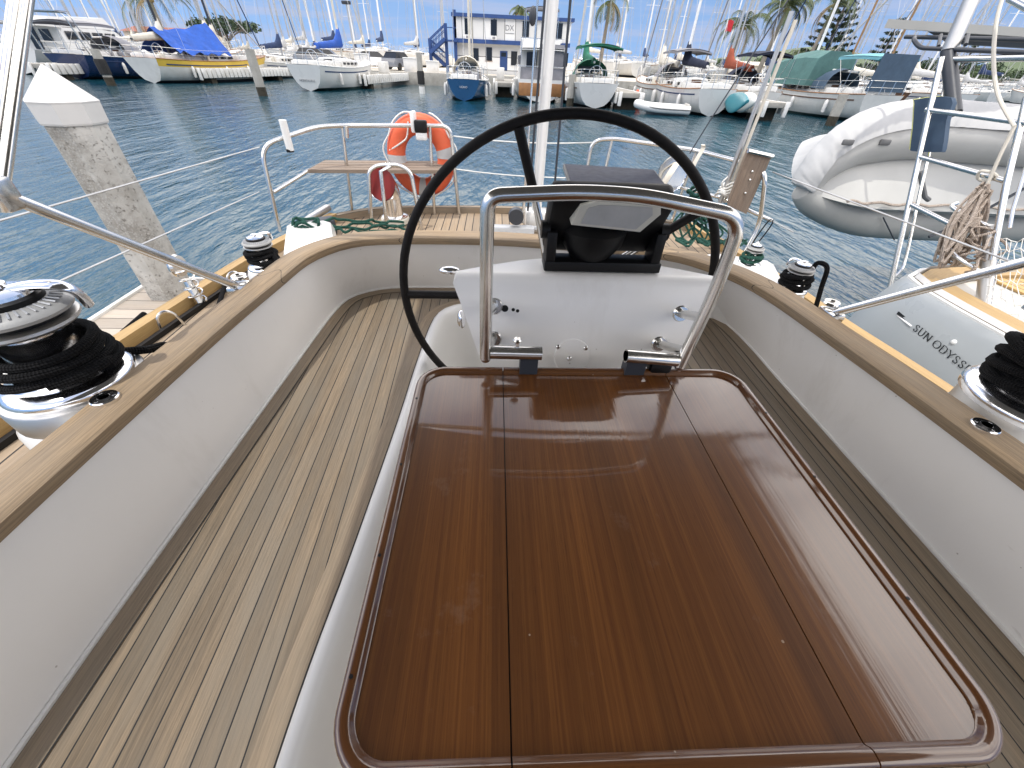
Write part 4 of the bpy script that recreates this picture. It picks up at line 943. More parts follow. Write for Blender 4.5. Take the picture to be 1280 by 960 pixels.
# hanging rope bundle and lines
rnd=random.Random(12); mb=MB(); tp=nx(1230,238,2.84); bt=nx(1185,322,2.80)
for k in range(16):
    a=tp+V((rnd.uniform(-.03,.03),rnd.uniform(-.03,.03),rnd.uniform(-.03,.02))); b=bt+V((rnd.uniform(-.10,.13),rnd.uniform(-.05,.08),rnd.uniform(-.06,.06)))
    m=a.lerp(b,.5); pts=[a,m+V((rnd.uniform(-.06,.05),rnd.uniform(-.04,.04),.0)),b,m+V((rnd.uniform(-.05,.09),rnd.uniform(-.04,.04),.03)),a+V((.02,0,0))]; mb.tube(catmull(pts,7,True),.0075,7,closed=True)
for k in range(4):
    c=tp.lerp(bt,.34+.035*k); mb.tube([c+V((.05*math.cos(a),.045*math.sin(a),.012*math.sin(a))) for a in [2*PI*i/14 for i in range(14)]],.008,7,closed=True)
for k in range(14):
    c=nx(1196+rnd.uniform(-10,46),300+rnd.uniform(-16,38),2.86); r=rnd.uniform(.03,.07); pts=[c+V((r*math.cos(a)*1.2,.03*math.sin(a*2+k),r*math.sin(a))) for a in [2*PI*i/9 for i in range(9)]]; mb.tube(catmull(pts,3,True),.0065,6,closed=True)
solo(mb,'rope_bundle','beige_rope',bt,'beige rope bundle hanging in tangled loops on the neighbouring stern rail','rope')
mb=MB(); mb.tube(catmull([nx(1254,-6,2.75),nx(1245,30,2.75),nx(1242,78,2.76),nx(1248,120,2.78),nx(1268,158,2.8)],6),.009,8); mb.tube([nx(1268,158,2.8),nx(1252,190,2.82),nx(1230,240,2.84)],.0085,8); mb.tube(catmull([nx(1222,222,2.84),nx(1226,214,2.82),nx(1240,216,2.84),nx(1246,222,2.86),nx(1230,226,2.86)],5,True),.008,7,closed=True)
solo(mb,'hanging_rope','canvas_cream',nx(1230,240,2.84),'single cream rope dropping from the arch down to the rope bundle','rope')
# ---------------- dinghy slung across the stern
dg=empty('inflatable_dinghy',(4.8,4.2,.7),0,'grey inflatable dinghy slung on its side behind the grey yacht, white fitted cover','dinghy')
bow=PY(1002,232,4.15); Tt=PY(1290,196,4.15); Bt=PY(1290,285,4.3)
# centre lines of upper and lower tube seen in the photograph
up_=catmull([PY(1004,236,4.15),PY(1030,205,4.16),PY(1075,178,4.18),PY(1140,168,4.2),PY(1215,172,4.2),PY(1340,182,4.2)],24)
lo_=catmull([PY(1004,236,4.15),PY(1022,254,4.15),PY(1070,270,4.2),PY(1140,277,4.3),PY(1215,280,4.4),PY(1340,283,4.5)],24)
def R_at(i,n): t=i/(n-1); return .12+.09*min(1,t*2.2)
n=len(up_)
mb=MB(); mb.tube(up_,[R_at(i,n) for i in range(n)],18); mb.build('upper_tube','rubber_light',dg,dg,70)
n=len(lo_); mb=MB(); mb.tube(lo_,[.9*R_at(i,n) for i in range(n)],18); mb.build('lower_tube','rubber_grey',dg,dg,70)
mb=MB(); secs=[]
for a,b in list(zip(up_,lo_))[18:]:
    t0=a.lerp(b,.12); t1=a.lerp(b,.9); out=V((0,-1,-.15)); w=(a-b).length; kl=a.lerp(b,.70)+out*min(.30,w*.42)
    secs.append([t0+V((0,.02,0)),a.lerp(b,.3)+out*min(.12,w*.17),a.lerp(b,.5)+out*min(.2,w*.27),kl,a.lerp(b,.80)+out*min(.16,w*.2),t1+V((0,.02,0))])
mb.loft(secs,cap0=True); mb.build('rigid_bottom','tender_paint',dg,dg,25)
# cover: drapes over the upper tube, gathered
mb=MB(); secs=[]; n=len(up_)
for i in range(0,n):
    c=up_[i]; r=R_at(i,n)+.014; t=(up_[min(i+1,n-1)]-up_[max(i-1,0)]).normalized(); x=t.cross(V((0,-1,0))).normalized(); x= x if x.z>0 else -x; y=V((0,-1,0)); q=[]
    for k in range(17):
        a=R_(18-30*max(0,1-i/27))+R_(150+30*max(0,1-i/27))*k/16; w=.009*(mnoise.noise(V((i*.17-k*.10,k*.16,3)))+.6*mnoise.noise(V((i*.42-k*.3,k*.22,8))))*(1.5-.06*k) ; q.append(c+(x*math.sin(a)+y*math.cos(a))*(r+w*(1.4 if k<7 else .8))+V((0,0,.05*max(0,math.sin(a))*min(1,i/30))))
    q.append(q[-1]+V((0,.5*min(1,max(0,i-4)/40),-.12*min(1,i/30))))
    secs.append(q)
first=[up_[0]+V((-.05-.02*math.cos(k),-.0,-.02)) for k in range(18)]
secs2=[]
for q in secs: secs2.append(q)
mb.loft(secs2,cap0=True); mb.build('boat_cover','canvas_white',dg,dg,70)
mb=MB()
pts=[u.lerp(l,.66)+V((0,-.31,-.02)) for u,l in list(zip(up_,lo_))[30:120:3]]
mb.tube([p+V((0,.01*math.sin(i*1.9),.012*math.sin(i*1.3))) for i,p in enumerate(pts)],.012,7); mb.build('grab_rope','beige_rope',dg,dg)
mb=MB()
for x in (1060,1106): 
    p=PY(x,178 if x>1050 else 195,3.98); mb.box(p,(.10,.03,.045),bev=.01)
mb.tube([PY(1150,215,3.8),PY(1156,246,3.75),PY(1161,250,3.75)],.02,8); mb.build('lifting_patch','rubber_dark',dg,dg)
mb=MB(); mb.tube([PY(1161,296,3.9),PY(1196,282,3.9)],.012,6); mb.tube([PY(1178,312,3.9),PY(1196,282,3.9),PY(1300,225,3.9)],.014,6); mb.tube([PY(1104,272,4.),PY(1118,300,4.0)],.006,6); mb.build('lashing_strap','mast_dark',dg,dg)
# ================================================================ dock and pile on the left
dk=empty('finger_dock',(-2.4,1,.0),0,'weathered plank finger dock with white edge along our left side','dock')
mb=MB(); mb.prism([(-2.98,-4),(-1.95,-4),(-1.95,3.32),(-2.98,3.32)],.42,.5); mb.build('deck_planks','dock_plank',dk,dk)
mb=MB(); mb.box((-3.0,-.33,.46),(.04,7.34,.12),bev=.008); mb.box((-2.46,3.34,.46),(1.1,.04,.12),bev=.008); mb.build('edge_strip','fender_white',dk,dk)
mb=MB(); mb.box((-2.46,-.33,.22),(.98,7.2,.4),bev=.02); mb.build('float','concrete',dk,dk)
def octa(r,z,c,ph=PI/8): return [V((c[0]+r*math.cos(ph+2*PI*k/8),c[1]+r*math.sin(ph+2*PI*k/8),z)) for k in range(8)]
pc=(-2.72,3.10); pl=empty('dock_pile',(pc[0],pc[1],-1),0,'thick octagonal concrete pile with white pointed cap left of our yacht','pile')
mb=MB(); mb.loft([octa(.168,-1.5,pc),octa(.163,1.70,pc)],True); mb.build('pile_shaft','pile_concrete',pl,pl,20)
mb=MB(); mb.loft([octa(.175,1.69,pc),octa(.179,1.70,pc),octa(.184,1.80,pc),octa(.187,1.81,pc),octa(.004,1.985,pc)],True,True); mb.build('pointed_cap','pile_cap',pl,pl,12)
mb=MB(); mb.tube([V((-2.2,1.5,.55)),V((-1.75,1.62,1.05)),V((-1.6,1.62,1.15))],.013,8); solo(mb,'mooring_line','black_rope',(-2.2,1.5,.5),'black mooring line running from the plank dock up to our left rail','rope')
# ================================================================ marina
def W(x,y): return PZ(x,y,0)
def hull_mesh(L,B,fb,tw=.72,rake=.10,over=.10,flare=.06,deckcol=1,boot=2,stripe=None,depth=.35):
    """hull from stern x=0 to bow x=L; slots 0 topsides 1 unused 2 bottom (3 band under the sheer)"""
    mb=MB(); secs=[]; ns=22
    hs=[1.0,.86,.7,.5,.3,.12,.0,-.12,-.3]
    shf=lambda s: fb*(1+.32*max(0,(s-.35)/.65)**2+.10*max(0,(.35-s)/.35)**2)
    def hb(s):
        if s<.42: return B/2*(tw+(1-tw)*math.sin(s/.42*PI/2))
        return B/2*max(0.004,max(0,math.cos((s-.42)/.58*PI/2))**.72)
    for i in range(ns+1):
        s=i/ns; q=[]; sh=shf(s); b=hb(s)
        for side in (1,-1):
            hh=hs if side==1 else hs[::-1]
            for h in hh:
                z=sh*h if h>0 else h*depth/.3
                k=1-flare*(1-h)-(.34*max(0,.45-h)**1.3) if h<1 else 1
                k*=1-(1-min(1,s/.38))**1.3*(1-(max(0,h-.04)/.96)**.24) if h>=0 else (1-(1-min(1,s/.38))**1.3)
                if h<.0: k*=.75+h*.9
                x=s*L-over*L*(max(0,s-.5)*2)**2*(1-max(h,-.1))*1.0 - rake*(max(h,0))*(1-s)**3*fb*0 + rake*L*.25*(1-max(0,h))*(1-s)**4
                q.append(V((x,side*b*max(k,.05),z)))
        secs.append(q)
    n=len(hs)
    def mif(i,k):
        kk=k if k<n else 2*n-1-k-1
        if k==n-1: return 2
        kk=k if k<n-1 else (2*n-2-k)
        if kk>=5: return 2
        if stripe is not None and kk<=1: return 3
        return 0
    mb.loft(secs,False,cap0=True,mif=mif)
    return mb,shf,hb
def deck_mesh(L,shf,hb,drop=.03,inset=.03):
    mb=MB(); secs=[]
    for i in range(23):
        s=i/22; z=shf(s)-drop; b=max(.003,hb(s)-inset); secs.append([V((s*L,b,z)),V((s*L,b*.5,z+.05)),V((s*L,-b*.5,z+.05)),V((s*L,-b,z))])
    mb.loft(secs); return mb
def canopy(mb,x0,x1,w,z,crown=.12,drop=.0,n=9,thick=.03,dropx=0):
    secs=[]
    for i in range(6):
        t=i/5; x=x0+(x1-x0)*t; secs.append([V((x,-w/2+w*k/(n-1),z+crown*math.sin(PI*k/(n-1))+.05*math.sin(PI*t)+dropx*t)) for k in range(n)])
    a=mb.loft(secs)
    mb.loft([[p+V((0,0,thick)) for p in s] for s in secs])
    for e in (0,-1):
        mb.loft([[p for p in secs[e]],[p+V((0,0,thick-.10)) for p in secs[e]]])
    for k in (0,-1):
        mb.loft([[s[k] for s in secs],[s[k]+V((0,0,-.12)) for s in secs]])
def sailboat(px,L,B,fb,hullm,label,rz=90,deckm='deck_white',mastm='mast_white',mh=13,cover=None,bim=None,dod=None,stripe=None,cabm='hull_white',lift=True,mx=.58,group=None,tarp=None,name='sailboat',two=False,tw=.72,side=None,arch=False,rad=.085,pos=None,boot='antifoul',rig=True,seed=0,far=False,text=None,textm='letter_grey',door=None,buoy=False,rail=True,radar=False):
    p=pos or W(*px); rt=empty(name,(p.x,p.y,0),R_(rz),label,'sailboat',group)
    rnd=random.Random(seed+int(p.x*7))
    def P(mb,n,m,par=None,ang=38): return mb.build(n,m,par or rt,None,ang)
    mb,shf,hb=hull_mesh(L,B,fb,tw,stripe=stripe); hl=P(mb,'hull',[hullm,hullm,boot,stripe or hullm],ang=28)
    P(deck_mesh(L,shf,hb),'deck',deckm)
    mb=MB()
    for sd in (1,-1): mb.tube([V((L*i/22,sd*max(.003,hb(i/22)-.0),shf(i/22)+.015)) for i in range(23)],.03,6)
    P(mb,'rubbing_strake','timber_brown' if stripe or seed%2 else 'gelcoat')
    zc=shf(.4)
    if not far:
        mb=MB(); kf=lambda s:(1-flare_*.2)*(1-(1-min(1,s/.38))**1.3*(1-(.76/.96)**.24))
        flare_=.06
        for sd in (1,-1):
            secs=[]
            for i in range(1,22):
                s=i/22; y=hb(s)*kf(s); x=s*L-.10*L*(max(0,s-.5)*2)**2*.8+.10*L*.25*.2*(1-s)**4; secs.append([V((x,sd*(y+.012),shf(s)*.82)),V((x,sd*(y+.012),shf(s)*.77))])
            mb.loft(secs)
        P(mb,'cove_stripe',('canvas_darkblue','timber_dark','canvas_slate')[seed%3])
    # cabin trunk
    cw=B*.29; x0,x1=L*.33,L*.72; mb=MB(); secs=[]
    for i,(t,h,w) in enumerate(((0,.42,1),(.08,.5,1),(.45,.46,.97),(.8,.36,.75),(.97,.22,.5),(1,.05,.42))):
        x=x0+(x1-x0)*t; secs.append([V((x,-cw*w*1.08,zc-.05)),V((x,-cw*w,zc+h*.78)),V((x,-cw*w*.86,zc+h)),V((x,0,zc+h+.06)),V((x,cw*w*.86,zc+h)),V((x,cw*w,zc+h*.78)),V((x,cw*w*1.08,zc-.05))])
    mb.loft(secs,cap0=True,cap1=True); cab=P(mb,'cabin',cabm)
    mb=MB()
    for sd in (1,-1):
        for k in range(4): 
            x=x0+(x1-x0)*(.12+.15*k); mb.box((x,sd*cw*1.035,zc+.21),((x1-x0)*.10,.03,.15),bev=.012)
    P(mb,'cabin_window' if not far else 'window_strip','glass_dark',cab)
    mb=MB(); mb.box((x0-.015,.0,zc+.12),(.03,.62,.62)); P(mb,'companionway','timber_dark' if door is None else door,cab)
    mb=MB(); mb.box((x0+.9,0,zc+.55),(.6,.55,.07),bev=.015); mb.box((x0+2,0,zc+.5),(.5,.5,.08),bev=.015); P(mb,'deck_hatch','glass_grey',cab)
    # cockpit coamings and seats
    mb=MB()
    for sd in (1,-1): mb.box((L*.18,sd*B*.27,shf(.18)+.14),(L*.30,.12,.30),bev=.03)
    mb.box((L*.035,0,shf(0)+.12),(.12,B*.5,.26),bev=.03); P(mb,'cockpit_coaming','gelcoat')
    mb=MB(); mb.lathe([(.03,0),(.03,.75),(.06,.8)],(L*.14,0,zc-.3),10); mb.tube([V((L*.14-.1,.42*math.cos(a),zc+.5+.42*math.sin(a))) for a in [2*PI*k/24 for k in range(24)]],.018,6,closed=True)
    for k in range(3): mb.tube([V((L*.14-.1,.42*math.cos(k*1.05),zc+.5+.42*math.sin(k*1.05))),V((L*.14-.1,-.42*math.cos(k*1.05),zc+.5-.42*math.sin(k*1.05)))],.01,5)
    P(mb,'helm_wheel','steel')
    mb=MB()
    for k in range(0 if far else 7):
        x=rnd.uniform(.05,.45)*L; y=rnd.choice((-1,1))*rnd.uniform(.15,.36)*B; mb.box((x,y,zc+.2),(rnd.uniform(.2,.6),rnd.uniform(.15,.4),rnd.uniform(.2,.5)),rotM('Z',rnd.uniform(0,3)),bev=.03)
    if not far: P(mb,'deck_gear',rnd.choice(['canvas_cream','gelcoat','canvas_grey','canvas_cream']))
    if rail:
        mb=MB(); zr=.62
        pts=[V((L*.16,sd*hb(.16)*.97,shf(.16)+zr)) for sd in (1,)]+[V((.08,hb(0)*.93,shf(0)+zr)),V((.08,-hb(0)*.93,shf(0)+zr)),V((L*.16,-hb(.16)*.97,shf(.16)+zr))]
        mb.tube(fillet(pts,.3,4),.017,6); mb.tube(fillet([p-V((0,0,.3)) for p in pts],.3,4),.012,6)
        for q in pts+[V((.08,.35,shf(0)+zr)),V((.08,-.35,shf(0)+zr))]: mb.tube([q,q-V((0,0,zr))],.015,6)
        P(mb,'stern_rail','steel')
        mb=MB(); 
        for sd in (1,-1):
            st=[.16,.3,.44,.58,.72,.84,.93]; top=[V((s*L,sd*hb(s)*.96,shf(s)+.6)) for s in st]
            mb.tube(top,.008,5); mb.tube([q-V((0,0,.3)) for q in top],.008,5)
            for q in top: mb.tube([q,q-V((0,0,.6))],.013,5)
        P(mb,'lifeline_rail','steel')
        mb=MB(); top=[V((L*.93,hb(.93)*.9,shf(.93)+.62)),V((L*1.01,.1,shf(1)+.66)),V((L*1.01,-.1,shf(1)+.66)),V((L*.93,-hb(.93)*.9,shf(.93)+.62))]; mb.tube(fillet(top,.2,4),.017,6)
        for q in top: mb.tube([q,V((min(q.x,L*.97),q.y*.8,shf(.95)))],.014,6)
        P(mb,'bow_rail','steel')
    # mast, boom, rig
    def mast(mxx,h,boom,cov,tag_=''):
        xm=L*mxx; zb=zc+.45; mb=MB(); mb.tube([V((xm,0,zb-.4)),V((xm-.012*h,0,zb+h))],[rad*(1.25 if far else 1),rad*(1.05 if far else .8)],10); ms=P(mb,'mast',mastm,ang=60)
        mb=MB()
        for f,w in ((.45,.30),(.72,.24)): mb.tube([V((xm-.012*h*f,-B*w,zb+h*f)),V((xm-.012*h*f,0,zb+h*f+.04)),V((xm-.012*h*f,B*w,zb+h*f))],.022,6)
        P(mb,'spreader',mastm,ms)
        bl=L*boom; mb=MB(); mb.tube([V((xm-.1,0,zb+.75)),V((xm-bl,0,zb+.62))],.06,8); P(mb,'boom',mastm)
        if cov:
            mb=MB(); secs=[]
            for i in range(11):
                t=i/10; x=xm+.06-(bl*.96+.06)*t; h1=.16+.75*max(0,1-t*4.0)**1.5+.20*(1-t); w=.10+.10*(1-t)+.02*math.sin(i*2); z=zb+.75-.13*t
                secs.append([V((x,w*math.cos(a),z+.05+(h1 if math.sin(a)>0 else .16)*math.sin(a)+.015*math.sin(i*3+a*2))) for a in [2*PI*k/12 for k in range(12)]])
            mb.loft(secs,True,True,True); P(mb,'sail_cover',cov,ang=60)
        if rig:
            mb=MB(); tp=V((xm-.012*h,0,zb+h*.98)); 
            for sd in (1,-1):
                for f,w in ((.45,.30),(.72,.24)): mb.tube([V((xm-.15,sd*B*.46,zc)),V((xm-.012*h*f,sd*B*w,zb+h*f)),tp if f>.5 else V((xm-.012*h*.72,0,zb+h*.72))],.010,4)
            mb.tube([V((L*.985,0,shf(1))),tp],.012,4); mb.tube([V((.08,0,shf(0))),tp],.010,4); P(mb,'standing_rig','wire')
            mb=MB(); mb.tube([V((L*.97,0,shf(1)+.5)),V((L*.97,0,shf(1)+.5)).lerp(tp,.93)],.045,6); P(mb,'furled_sail',rnd.choice(['canvas_white','canvas_darkblue','canvas_cream','canvas_grey']) if not far else 'canvas_white')
        return ms
    mast(mx,mh,.36,cover)
    if two: mast(.20,mh*.62,.2,cover)
    if bim:
        mb=MB(); z=zc+1.72; canopy(mb,L*.02,L*.27,B*.72,z,.14); P(mb,'bimini_top',bim,ang=60)
        mb=MB()
        for sd in (1,-1):
            for x in (.03,.15,.26): mb.tube([V((L*.15,sd*B*.38,zc+.1)),V((L*x,sd*B*.355,z))],.014,6)
        P(mb,'bimini_frame','steel')
    if dod:
        mb=MB(); secs=[]
        for x,z,w in ((L*.29,1.2,1.0),(L*.33,1.24,1.0),(L*.37,1.15,.98),(L*.405,.5,.95)): secs.append([V((x,w*cw*1.15*math.cos(a),zc+.3*(z<1)+z*math.sin(a)**.6 if math.sin(a)>1e-6 else zc+.2)) for a in [PI*k/10 for k in range(11)]])
        mb.loft(secs); P(mb,'spray_hood',dod,ang=60)
        mb=MB(); mb.box((L*.385,0,zc+.72),(.04,cw*1.5,.3),rotM('Y',-.5)); P(mb,'hood_window','glass_grey')
    if arch:
        mb=MB(); mb.tube(fillet([V((.3,B*.4,shf(0))),V((-.1,B*.38,shf(0)+2.1)),V((-.1,-B*.38,shf(0)+2.1)),V((.3,-B*.4,shf(0))) ],.35,5),.035,8); mb.tube(fillet([V((.8,B*.4,shf(0))),V((.3,B*.38,shf(0)+2.1)),V((.3,-B*.38,shf(0)+2.1)),V((.8,-B*.4,shf(0)))],.35,5),.03,8); mb.box((.1,0,shf(0)+2.17),(1.0,B*.7,.05)); P(mb,'stern_arch','steel')
    if radar:
        mb=MB(); zb=zc+.45; mb.lathe([(0,0),(.28,.0),(.3,.1),(.26,.2),(0,.24)],(L*mx+.3,0,zb+4.2),16); mb.box((L*mx+.15,0,zb+4.15),(.3,.08,.06)); P(mb,'radar_dome','paint_white')
    if tarp:
        mb=MB(); secs=[]; xm=L*mx
        for i in range(15):
            t=i/14; x=L*.14+(L*.54-L*.14)*t; top=zc+1.75+.55*t-.25*math.sin(PI*t)+(.9*max(0,t-.85)/.15*0); wd=B*(.46-.06*t); bt=zc+.42+.12*math.sin(i*1.7)
            q=[]
            for k in range(13):
                u=-1+2*k/12; a=abs(u); y=wd*(math.copysign(min(1,a*1.02),u)); z=top-(top-bt)*(a**1.25)-.16*math.sin(PI*a)+.05*math.sin(i*1.3+k*2.1); q.append(V((x,y,z)))
            secs.append(q)
        mb.loft(secs); mb.loft([[p-V((0,0,.03)) for p in s] for s in secs]); P(mb,'tarpaulin',tarp,ang=60)
    # mooring fenders
    mb=MB()
    for sd in ((1,-1) if not far else ()):
        for s in (.18,.42,.62): mb.lathe([(0,-.34),(.09,-.30),(.11,-.1),(.11,.1),(.09,.26),(.03,.34)],(s*L,sd*(hb(s)+.1),shf(s)*.5),10)
    if not far: P(mb,'hull_fender','fender_white')
    if text:
        for row,(t,hh,z,m) in enumerate(text):
            cu=bpy.data.curves.new('txt','FONT'); cu.body=t; cu.size=hh; cu.align_x='CENTER'; cu.extrude=.006; ob=bpy.data.objects.new('txt',cu); COL.objects.link(ob)
            dg_=bpy.context.evaluated_depsgraph_get(); me=bpy.data.meshes.new_from_object(ob.evaluated_get(dg_)); bpy.data.objects.remove(ob)
            me.transform(Matrix.Translation((-.015+.03*0,0,z))@Matrix.Rotation(-PI/2,4,'Z')@Matrix.Rotation(PI/2,4,'X')); me.materials.clear(); me.materials.append(MATS[m])
            # transom slopes forward towards the water
            rk=.10*L*.25
            for v in me.vertices: v.co.x+=rk*(1-max(0,min(1,v.co.z/shf(0))))-.03
            o=bpy.data.objects.new('transom_lettering',me); COL.objects.link(o); o.parent=hl
    return rt
def motorboat(px,L,B,fb,hullm,label,rz=90,transom=None,fly=True,group=None,topm=None,pos=None,name='motorboat',cat='motorboat'):
    p=pos or W(*px); rt=empty(name,(p.x,p.y,0),R_(rz),label,cat,group)
    def P(mb,n,m,par=None,ang=38): return mb.build(n,m,par or rt,None,ang)
    mb,shf,hb=hull_mesh(L,B,fb,.92,0.0,.12,.1); P(mb,'hull',[hullm,hullm,'antifoul',hullm],ang=28); P(deck_mesh(L,shf,hb),'deck','deck_white')
    zc=shf(.3); mb=MB(); secs=[]
    for t,h,w in ((.22,1.55,.40),(.5,1.6,.40),(.60,1.5,.38),(.68,.75,.36),(.86,.42,.22),(.93,.05,.1)): secs.append([V((t*L,-B*w*1.02,zc-.05)),V((t*L,-B*w*.92,zc+h*.95)),V((t*L,-B*w*.84,zc+h)),V((t*L,B*w*.84,zc+h)),V((t*L,B*w*.92,zc+h*.95)),V((t*L,B*w*1.02,zc-.05))])
    mb.loft(secs,cap0=True,cap1=True); c=P(mb,'cabin','gelcoat')
    mb=MB()
    for sd in (1,-1):
        for k in range(4): mb.box((L*(.28+.085*k),sd*B*.392,zc+1.05),(L*.07,.04,.5),rotM('X',sd*.06),bev=.02)
    mb.box((L*.218,-.5,zc+1.0),(.04,.8,.7)); mb.box((L*.218,.6,zc+.8),(.04,.7,1.35))
    P(mb,'cabin_window','glass_dark',c)
    mb=MB(); mb.box((L*.645,0,zc+1.12),(.05,B*.62,.62),rotM('Y',-.55)); P(mb,'windscreen','glass_dark',c)
    if fly:
        mb=MB(); canopy(mb,L*.02,L*.24,B*.80,zc+1.58,.03,thick=.06); P(mb,'aft_overhang','gelcoat')
        mb=MB(); secs=[]
        for t,h in ((.2,.55),(.45,.6),(.56,.75),(.6,.15)): secs.append([V((t*L,-B*.36,zc+1.55)),V((t*L-.05,-B*.34,zc+1.55+h)),V((t*L-.05,B*.34,zc+1.55+h)),V((t*L,B*.36,zc+1.55))])
        mb.loft(secs,cap0=True,cap1=True); P(mb,'flybridge','gelcoat')
        mb=MB(); canopy(mb,L*.26,L*.48,B*.6,zc+3.6,.1); P(mb,'bimini_top',topm or 'canvas_darkblue',ang=60)
        mb=MB()
        for sd in (1,-1):
            for t in (.27,.47): mb.tube([V((t*L,sd*B*.3,zc+1.9)),V((t*L,sd*B*.3,zc+3.6))],.02,6)
        mb.tube([V((L*.3,.4,zc+1.9)),V((L*.26,.4,zc+5.4))],.015,5); mb.tube([V((L*.3,-.5,zc+1.9)),V((L*.27,-.5,zc+6))],.015,5)
        P(mb,'bridge_frame','steel')
    if transom:
        mb=MB(); mb.box((-.012,0,fb*.62),(.03,B*.86,fb*.62),bev=.01,ax=1); P(mb,'transom_panel',transom)
        mb=MB()
        for y in (-.9,-.3,.3,.9): mb.tube([V((.3,y*B*.45,zc)),V((.3,y*B*.45,zc+2.1))],.02,6)
        mb.tube([V((.3,-B*.42,zc+2.1)),V((.3,B*.42,zc+2.1))],.02,6); mb.tube([V((.2,-B*.45,zc+.75)),V((.2,B*.45,zc+.75))],.02,6); P(mb,'stern_frame','steel')
        mb=MB(); mb.box((.4,.0,zc+.35),(.04,B*.8,.7)); mb.box((.45,-B*.15,zc+1.3),(.03,B*.45,1.1)); P(mb,'canvas_screen','canvas_grey')
    mb=MB()
    for sd in (1,-1):
        top=[V((s*L,sd*hb(s)*.95,shf(s)+.7)) for s in (.25,.45,.65,.8,.92,1)]; mb.tube(top,.018,5)
        for q in top: mb.tube([q,q-V((0,0,.7))],.014,5)
    P(mb,'deck_rail','steel')
    mb=MB()
    for sd in (1,-1):
        for s in (.15,.4): mb.lathe([(0,-.34),(.1,-.30),(.12,-.1),(.12,.1),(.1,.26),(.03,.34)],(s*L,sd*(hb(s)+.11),shf(s)*.5),10)
    P(mb,'hull_fender','fender_white')
    return rt
# --- left side
motorboat((28,93),14,4.6,1.35,'hull_white','big white flybridge motor yacht at the far left, navy top over its bridge',rz=84,topm='canvas_navy')
sailboat((96,99),13,4.1,1.25,'hull_navy','navy hulled sailboat with grey stern arch between the motor yacht and the yellow boat',rz=84,arch=True,bim='canvas_grey',dod='canvas_grey',cover=None,mastm='aluminium',boot='antifoul',mh=14)
sailboat((188,104),12.5,3.7,1.25,'hull_aged','white and yellow sailboat covered by a big bright blue tarpaulin',rz=76,stripe='hull_yellow',tarp='canvas_blue',mastm='mast_dark',two=True,cover='canvas_cream',deckm='timber_brown',mh=14)
sailboat((386,114),10.5,3.3,1.28,'hull_white','white sailboat with bright blue sail cover, broad transom lettered in grey',rz=80,cover='canvas_blue',boot='boot_green',mastm='canvas_cream',stripe=None,mh=13,text=[('HONOLULU',.20,.50,'letter_grey')],door='glass_dark',mx=.55)
sailboat((300,82),10,3.2,1.15,'hull_white','sailboat with dark navy sail cover moored behind the white one with bright blue cover',rz=84,cover='canvas_darkblue',mastm='aluminium',pos=V((-22,46,0)))
sailboat((580,126.5),8.2,2.75,1.0,'hull_blue','small blue hulled sailboat with blue furled sail and cream deckhouse near the white building',rz=88,cover=None,mastm='canvas_cream',dod='canvas_cream',boot='antifoul',mh=12,text=[('HONO',.15,.66,'letter_white')],mx=.62,seed=2)
motorboat((676,128.5),10,3.5,1.1,'hull_white','motor cruiser with varnished brown transom, hidden partly by the white stern pole',rz=90,transom='timber_brown',fly=True,topm='canvas_grey')
sailboat((744,136),9.5,3.3,1.12,'hull_white','white sailboat with dark green bimini and green sail cover seen from astern',rz=90,cover='canvas_green',bim='canvas_green',dod='canvas_green',mastm='mast_white',boot='antifoul',seed=4)
sailboat((852,137),9.5,3.1,1.15,'hull_white','white sailboat with pale sail bundle, radar dome and grey hood, behind the small white tender',rz=92,cover='canvas_cream',dod='canvas_grey',mastm='aluminium',bim='canvas_grey',seed=1,radar=True,boot='antifoul')
sailboat((888,146),9.0,3.0,1.15,'hull_white','white sailboat with navy sail cover beside the concrete post right of the wheel',rz=93,cover='canvas_navy',mastm='mast_white',seed=3)
sailboat((945,146),9.0,3.0,1.1,'hull_aged','white sailboat with rust red cover and dark top, left of the teal canopied boat',rz=93,cover='canvas_rust',bim='canvas_navy',dod='canvas_navy',mastm='aluminium',seed=5)
sb=sailboat((1088,154),11.5,3.5,1.2,'hull_aged','weathered white sailboat under a teal canopy with aqua roof and slate side curtain',rz=96,mastm='mast_white',dod='canvas_slate',cover=None,seed=7,boot='boot_green',bim='canvas_aqua')
mb=MB(); z=1.35
mb.loft([[V((.2,s*1.25,z+.1)) for s in (-1,-.5,.5,1)],[V((.2,s*1.15,z+1.75)) for s in (-1,-.5,.5,1)]]); mb.build('side_curtain','canvas_slate',sb)
mb=MB(); secs=[]
for x,h in ((4.6,1.9),(5.8,1.95),(7.3,1.8),(8.6,1.5)): secs.append([V((x,-1.62,z+.15)),V((x,-1.35,z+h*.8)),V((x,-.7,z+h)),V((x,.7,z+h)),V((x,1.35,z+h*.8)),V((x,1.62,z+.15))])
mb.loft(secs,cap0=True,cap1=True); mb.build('awning','canvas_teal',sb)
sailboat((1150,118),11,3.4,1.15,'timber_dark','brown hulled ketch with cream sail covers behind the dinghy bow',rz=92,cover='canvas_cream',mastm='mast_wood',two=True,pos=V((30.5,36,0)),seed=8)
sailboat((1230,118),11,3.4,1.2,'hull_white','white sailboat with aluminium mast seen through the neighbouring stern arch',rz=92,cover='canvas_white',mastm='aluminium',pos=V((36,36,0)),seed=9)
